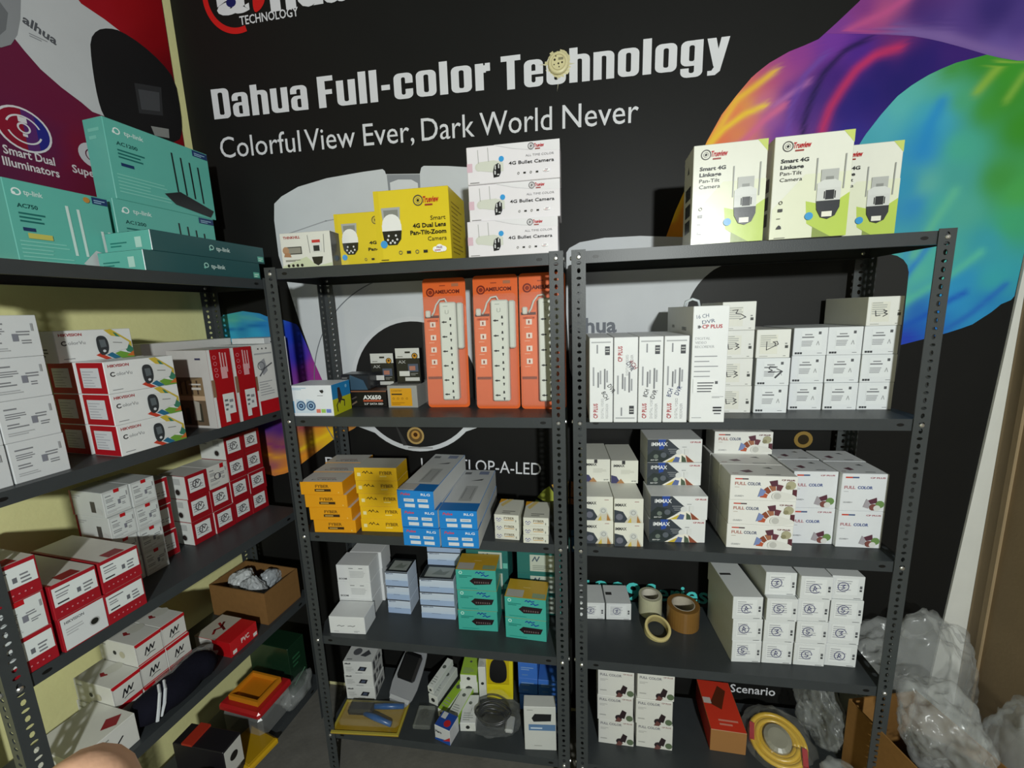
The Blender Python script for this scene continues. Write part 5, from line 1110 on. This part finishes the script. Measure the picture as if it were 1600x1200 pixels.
A = Art(.07, .15, (-.035, 0, 0)); A.rect(.04, .30, .96, .96, 'c8c8c2'); A.ell(.5, .66, .10, '1c1c1c'); A.lines(.2, .2, .8, .35, 2, '6a6a68'); A.mb.build('front_print', 'paper', b_)
o = crumple('cloth_bundle', (.11, .14, .11), 'cloth', '1c1830', seed=12, amp=.25, smooth=True); at(o, 'L', .33, .03, L5, 0); tag(o, 'dark purple cloth bundle on the bottom shelf under the jacket', 'cloth')
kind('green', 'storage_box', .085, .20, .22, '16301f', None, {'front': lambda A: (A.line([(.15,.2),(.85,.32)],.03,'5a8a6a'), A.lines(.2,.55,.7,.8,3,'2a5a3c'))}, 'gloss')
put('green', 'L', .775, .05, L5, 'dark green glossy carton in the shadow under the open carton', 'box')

# ------------------------------------------------------------------ middle rack, bottom shelf
kind('pw', 'accessory_box', .120, .10, .058, 'd0d2d0', None, {'front': a_prints, 'top': a_printtop, 'right': a_printside})
for i in range(3): put('pw', 'W', .052+jit(), .138, W5+.0585*i, f'white accessory box with a black screen picture, {lev(i,3)} of the front pile', 'box', 'white accessory boxes', yaw=5)
# yellow blister card with blue-handled crimping pliers
e = root('crimping_tool_pack', 'W', .140, .0, W5, 'yellow blister pack holding crimping pliers with blue handles', 'tool pack', yaw=4)
mb = MB(); mb.cbox(-.132, .130, 0, .132, 0, .004, .001, '9a7c1e'); card = mb.build('yellow_card', 'gloss', e)
mb = MB()
for x0, x1, y0, y1 in ((-.132,.130,0,.008),(-.132,.130,.124,.132),(-.132,-.124,.008,.124),(.122,.130,.008,.124)): mb.box(x0,x1,y0,y1,.0042,.008,'b0a040')
mb.build('card_rim', 'gloss', card)
mb = MB(); mb.cbox(-.10, .0, .066, .112, .0045, .030, .008, '1c1c20'); mb.build('plier_head', 'plastic', e)
for pts in (((-.01,.10,.016),(.04,.104,.016),(.115,.108,.015)), ((-.03,.072,.016),(.02,.056,.016),(.09,.034,.015))):
    mb = MB(); mb.tube(pts, [.009,.011,.009], '20528c', n=8); mb.build('plier_handle', 'plastic', e, True)
mb = MB(); mb.cbox(-.115, .122, .02, .122, .0043, .034, .012, 'f0f0e0'); mb.build('blister_shell', 'clear', e)
# grey device in a clear blister
e = root('device_blister', 'W', .212, .120, W5, 'grey blister pack with a black-screened device leaning on white boxes', 'device pack', yaw=-8)
e.rotation_euler = (math.radians(-52), 0, math.radians(-14))
P = soft([(-.064,0),(.064,0),(.056,.20),(.024,.225),(-.024,.225),(-.058,.20)], 2); n = len(P)
mb = MB(); mb.add([(x,0,z) for x, z in P]+[(x,.004,z) for x, z in P], [tuple(range(n)), tuple(range(2*n-1,n-1,-1))]+[(i,n+i,n+(i+1)%n,(i+1)%n) for i in range(n)], '8c8e92'); cd_ = mb.build('grey_card', 'gloss', e)
mb = MB(); mb.cbox(-.042, .042, -.024, -.001, .09, .185, .008, '17181a'); mb.build('device_body', 'plastic', e)
mb = MB(); mb.box(-.046, .046, -.0015, -.0005, .02, .034, 'b4b6b8'); mb.build('label_band', 'paper', cd_)
# slim white and green boxes tumbled together
def slim(x, y, z, L_, w, h, yaw, pitch, col, top, label, m='paper'):
    e = root('connector_box', 'W', x, y, z, label, 'box', yaw=yaw, group='small green and white boxes in a heap'); e.rotation_euler = (math.radians(pitch), 0, math.radians(yaw))
    mb = MB(); mb.cbox(-w/2, w/2, 0, L_, 0, h, .001, col, {'top': top, 'front': 'd0d2cc'}); b = mb.build('box_body', m, e)
    A = Art(w, L_, (-w/2, 0, h), (1,0,0), (0,1,0), (0,0,1)); A.lines(.15,.1,.85,.4,4,'9aa09a',fill=.3); A.ell(.5,.7,.06,'5a605a',n=8); A.mb.build('top_print', m, b)
    A = Art(w, h, (-w/2, 0, 0)); A.ell(.5,.5,min(.22, .22*w/h),'2a2c2a',n=8); A.mb.build('end_print', m, b)
GW, GG = 'd4d8d2', '9ac03c'
slim(.356, .150, W5, .15, .042, .042, -16, 0, GW, 'c4c8c4', 'slim white box in the heap beside the grey blister pack')
slim(.408, .100, W5, .16, .036, .036, -20, 0, GW, GG, 'slim white box with green top at the left of the heap')
slim(.345, .160, W5+.043, .14, .028, .028, -18, 4, 'c8ccc8', 'd8dcd8', 'white tube-like box on top of the heap, farthest left')
slim(.458, .080, W5, .13, .044, .040, -14, 0, GG, 'd4d8d0', 'slim green-sided box with white face in the heap centre')
slim(.492, .200, W5, .09, .074, .072, 6, 0, GG, '9ac040', 'bright green carton at the back of the heap')
slim(.494, .195, W5+.073, .09, .068, .036, 3, 0, GG, 'a4c84a', 'bright green small carton riding on the green carton')
slim(.522, .062, W5, .115, .058, .036, 6, 0, 'd8dcda', 'e0e2e0', 'white flat box with faint print at the front of the heap')
slim(.551, .195, W5, .08, .030, .150, 8, 0, 'd4d6d4', 'd0d2d0', 'tall white box standing behind the flat white one')
e = root('cable_coil_pack', 'W', .345, .045, W5, 'clear pack with a small black connector lying before the heap', 'pack', yaw=4)
mb = MB(); mb.cbox(-.034, .034, 0, .085, 0, .018, .004, 'a8aca4'); mb.build('pack_body', 'film', e)
mb = MB(); mb.lathe([(.008,.004),(.016,.004),(.016,.014),(.008,.014)], '2a2a2a', n=14, closed=True, c=(0,.05,0)); mb.build('black_connector', 'plastic', e)
kind('rb', 'fuse_box', .066, .060, .062, 'c4c6c8', {'top': '2a4a9a'}, {'front': lambda A: (A.poly([(0,0),(1,0),(1,.3),(0,.12)],'1f4a9a'), A.text('Hero',.06,.55,.16,'23262a',width=.4,bold=.04), A.poly([(.5,.1),(1,.3),(1,.55)],'b82c2c')), 'top': lambda A: (A.ell(.65,.35,.22,'b82c34'), A.rect(.1,.55,.4,.95,'c8ccd0'))}, 'gloss')
put('rb', 'W', .440, .012, W5, 'small cube box printed blue, red and white at the shelf front', 'box', yaw=-16)
# yellow window box with a black device
e = root('window_box', 'W', .611, .205, W5, 'bright yellow window box showing a black device', 'box', yaw=4); e.rotation_euler = (math.radians(-14), 0, math.radians(4))
mb = MB(); mb.cbox(-.060, .060, .005, .045, 0, .178, .002, 'b8a414'); wb_ = mb.build('box_body', 'gloss', e)
mb = MB()
for x0, x1, z0, z1 in ((-.060,.060,0,.056),(-.060,.060,.164,.178),(-.060,-.044,.056,.164),(.044,.060,.056,.164)): mb.box(x0,x1,0,.0049,z0,z1,'d4c41c')
mb.build('window_frame', 'gloss', wb_)
P = soft([(-.034,.06),(.034,.06),(.036,.12),(.022,.152),(-.022,.152),(-.036,.12)], 2); n = len(P)
mb = MB(); mb.add([(x,.0005,z) for x, z in P]+[(x,.0045,z) for x, z in P], [tuple(range(n))]+[(i,n+i,n+(i+1)%n,(i+1)%n) for i in range(n)], '141416'); mb.build('black_device', 'plastic', e)
# bag of black cables with a white plug
e = root('cable_bag', 'W', .610, .065, W5, 'clear bag of coiled black cables at the shelf front', 'bag of cables')
for k in range(4):
    mb = MB(); mb.tube([((.036+.006*k)*math.cos(a)*1.25, .04+(.028+.005*k)*math.sin(a), .016+.011*k+.004*math.sin(3*a+k)) for a in [i*math.pi/12 for i in range(25)]], .0045, '141516', n=6); mb.build('cable_loop', 'plastic', e, True)
mb = MB(); mb.cbox(.050, .082, .0, .06, .006, .022, .005, 'a8aaa8'); mb.build('white_plug', 'plastic', e)
b_ = crumple('clear_bag', (.20, .16, .085), 'clear', 'd8dcdc', e, seed=14, amp=.22); b_.location = (.005, .04, 0)
# blue cartons by the post
kind('bb', 'adapter_carton', .075, .075, .068, '3a6cc0', None, {'front': lambda A: (A.lines(.15,.55,.85,.8,2,'7a9ac8'), A.lines(.2,.2,.7,.35,1,'5a80b8'))})
kind('bb2', 'adapter_carton', .145, .10, .068, '3a6cc0', None, {'front': lambda A: A.lines(.15,.35,.8,.55,1,'a0b4d4')})
put('bb2', 'W', .776, .172, W5, 'wide blue carton under three small blue ones', 'box', 'blue cartons on the bottom shelf')
for x, i, w in ((.738, 0, 'left middle'), (.738, 1, 'left top'), (.815, 0, 'right one')): put('bb', 'W', x, .178, W5+.0685*(i+1), f'small blue carton stacked on the wide blue one, {w}', 'box', 'blue cartons on the bottom shelf')
kind('wd', 'device_box', .112, .045, .180, 'c4c6c2', None, {'front': lambda A: (A.poly([(.24,.74),(.34,.84),(.86,.84),(.84,.68),(.3,.66)],'1c1e20'), A.rect(.14,.46,.98,.60,'5a7aa0'), A.lines(.2,.5,.8,.57,1,'c0d0e0'), A.lines(.3,.1,.7,.13,1,'a0a29e'), A.lines(.1,.92,.4,.95,1,'9a9c98'))})
put('wd', 'W', .797, .028, W5, 'white upright box picturing a black device at the rack post', 'box', yaw=5)

# ------------------------------------------------------------------ right rack bottom, floor by the door
e = root('cable_coil_bag', 'W', 1.622, .150, W5, 'yellow cable coil in a clear bag on the bottom shelf', 'bag of cable', yaw=-6); e.rotation_euler = (math.radians(24), 0, math.radians(-20))
for k in range(8):
    mb = MB(); mb.tube([((.046+.009*(k % 4))*math.cos(a)*1.12, (.046+.009*(k % 4))*math.sin(a), .014+.017*(k//4)+.003*(k % 2)) for a in [i*math.pi/14 for i in range(29)]], .0085, ('c09a28', 'cca630')[k % 2], n=8); mb.build('cable_loop', 'plastic', e, True)
mb = MB(); mb.lathe([(0,.052),(.03,.055),(.042,.05),(.044,.01),(0,.008)], '8a8878', n=20); mb.build('inner_spool', 'plastic', e)
mb = MB(); mb.box(-.085,-.07,-.03,.02,.004,.05,'a82c34'); mb.box(.07,.085,-.05,.0,.004,.05,'a82c34'); mb.build('red_label', 'paper', e)
b_ = crumple('clear_bag', (.21, .19, .10), 'clear', 'd8d8d0', e, seed=21, amp=.18)
o = crumple('plastic_bag', (.11, .18, .22), 'film', 'b8bcba', seed=31, amp=.32, freq=2.4, sub=5, smooth=True); at(o, 'W', 1.775, .19, W5, 10); tag(o, 'grey plastic sheeting bundled at the right end of bottom shelf', 'bag')
o = crumple('plastic_bag', (.09, .12, .09), 'film', 'ccd0ce', seed=33, amp=.2, smooth=True); at(o, 'W', 1.755, .02, W5, 30); tag(o, 'small whitish plastic bag at the front right of bottom shelf', 'bag')
e = root('open_carton', 'W', 1.985, -.14, 0, 'open brown cardboard carton on the floor right of the racks', 'carton', yaw=14)
open_carton(e, .24, .28, .43, '8a6436')
mb = MB(); mb.add([(-.12,.004,.43),(.12,.004,.43),(.125,-.07,.40),(-.115,-.06,.39)], [(0,1,2,3)], '94703e'); mb.build('carton_flap', 'board', e)
for k, (x, y, z, s, sd) in enumerate(((2.075, .243, .0, (.38, .17, .64), 41), (2.215, -.03, .0, (.16, .30, .55), 43), (2.21, -.34, .0, (.17, .26, .46), 47), (1.975, -.0, .34, (.20, .22, .24), 51))):
    o = crumple('plastic_bag', s, 'film', ('ccd0ce', 'd4d8d6', 'c4ccb4', 'd0d4d2')[k], seed=sd, amp=.30, freq=2.3, sub=5, smooth=True); at(o, 'W', x, y, z, (0, 4, 8, 14)[k])
    tag(o, ('tall translucent plastic bag slumped against the back wall by the door', 'shiny crumpled plastic bag heaped in front of the brown door', 'greenish clear plastic bag on the floor nearest the door', 'pale plastic sheet spilling out of the brown floor carton')[k], 'bag', 'heap of plastic bags')
o = crumple('green_packet', (.14, .12, .05), 'plastic', '2a8a4a', seed=61, amp=.2); at(o, 'W', 2.02, -.20, .43, 0); tag(o, 'bright green packet lying among the plastic bags', 'packet')

# ------------------------------------------------------------------ the photographer's finger, just inside the lower left corner
def finger():
    r, f = Vector((0.9882, 0.1490, -0.0351)), Vector((-0.1528, 0.9736, -0.1695))          # across and along the hand
    base, k1, k2, tip = Vector((0.8202, -1.1369, 1.5869)), Vector((0.8324, -1.1386, 1.6073)), Vector((0.8425, -1.1399, 1.6207)), Vector((0.8496, -1.1404, 1.6286))
    bm = bmesh.new(); pts = [base, k1, k2, tip]; vsx = [bm.verts.new(p) for p in pts]
    for a, b in zip(vsx, vsx[1:]): bm.edges.new((a, b))
    palm = bm.verts.new(base+(k1-base)*-1.0); bm.edges.new((vsx[0], palm))
    wrist = bm.verts.new(base+(k1-base)*-3.2+r*-.01); bm.edges.new((palm, wrist))
    rad = [.0100, .0100, .0096, .0078, .013, .020]
    others = []
    for dx, ln in ((-.016, .040), (-.031, .036), (-.045, .030)):
        a = palm.co+r*dx-f*.004; d = (k1-base).normalized()
        q = [a, a+d*ln*.5-f*.004, a+d*ln*.85-f*.014, a+d*ln-f*.024]
        vv = [bm.verts.new(p) for p in q]; bm.edges.new((palm, vv[0]))
        for s, t in zip(vv, vv[1:]): bm.edges.new((s, t))
        others += [.009, .0085, .008, .0065]
    a = wrist.co+r*.012+(k1-base)*.6; vv = [bm.verts.new(p) for p in (a, a+r*.016+(k1-base)*.5, a+r*.026+(k1-base)*1.0-f*.006)]
    bm.edges.new((wrist, vv[0])); bm.edges.new((vv[0], vv[1])); bm.edges.new((vv[1], vv[2])); others += [.012, .010, .0075]
    me = bpy.data.meshes.new('hand'); bm.to_mesh(me); bm.free()
    o = link('hand', me); sk = o.modifiers.new('skin', 'SKIN'); sk.use_smooth_shade = True
    layer = me.skin_vertices[0] if me.skin_vertices else None
    R_ = rad+others
    if layer is None:
        tmp = bmesh.new(); tmp.from_mesh(me); tmp.verts.layers.skin.verify(); tmp.to_mesh(me); tmp.free(); layer = me.skin_vertices[0]
    for d, q in zip(layer.data, R_): d.radius = (q, q); d.use_root = False
    layer.data[4].use_root = True
    sb = o.modifiers.new('round', 'SUBSURF'); sb.levels = 2; sb.render_levels = 2
    me.materials.append(mat('finger_skin', rough=.5, spec=.4, tint=.1, tscale=200, col='ecba98', bump=.03, bscale=900))
    tag(o, "blurred fingertip of the photographer's hand at the lower left corner", 'person')
finger()
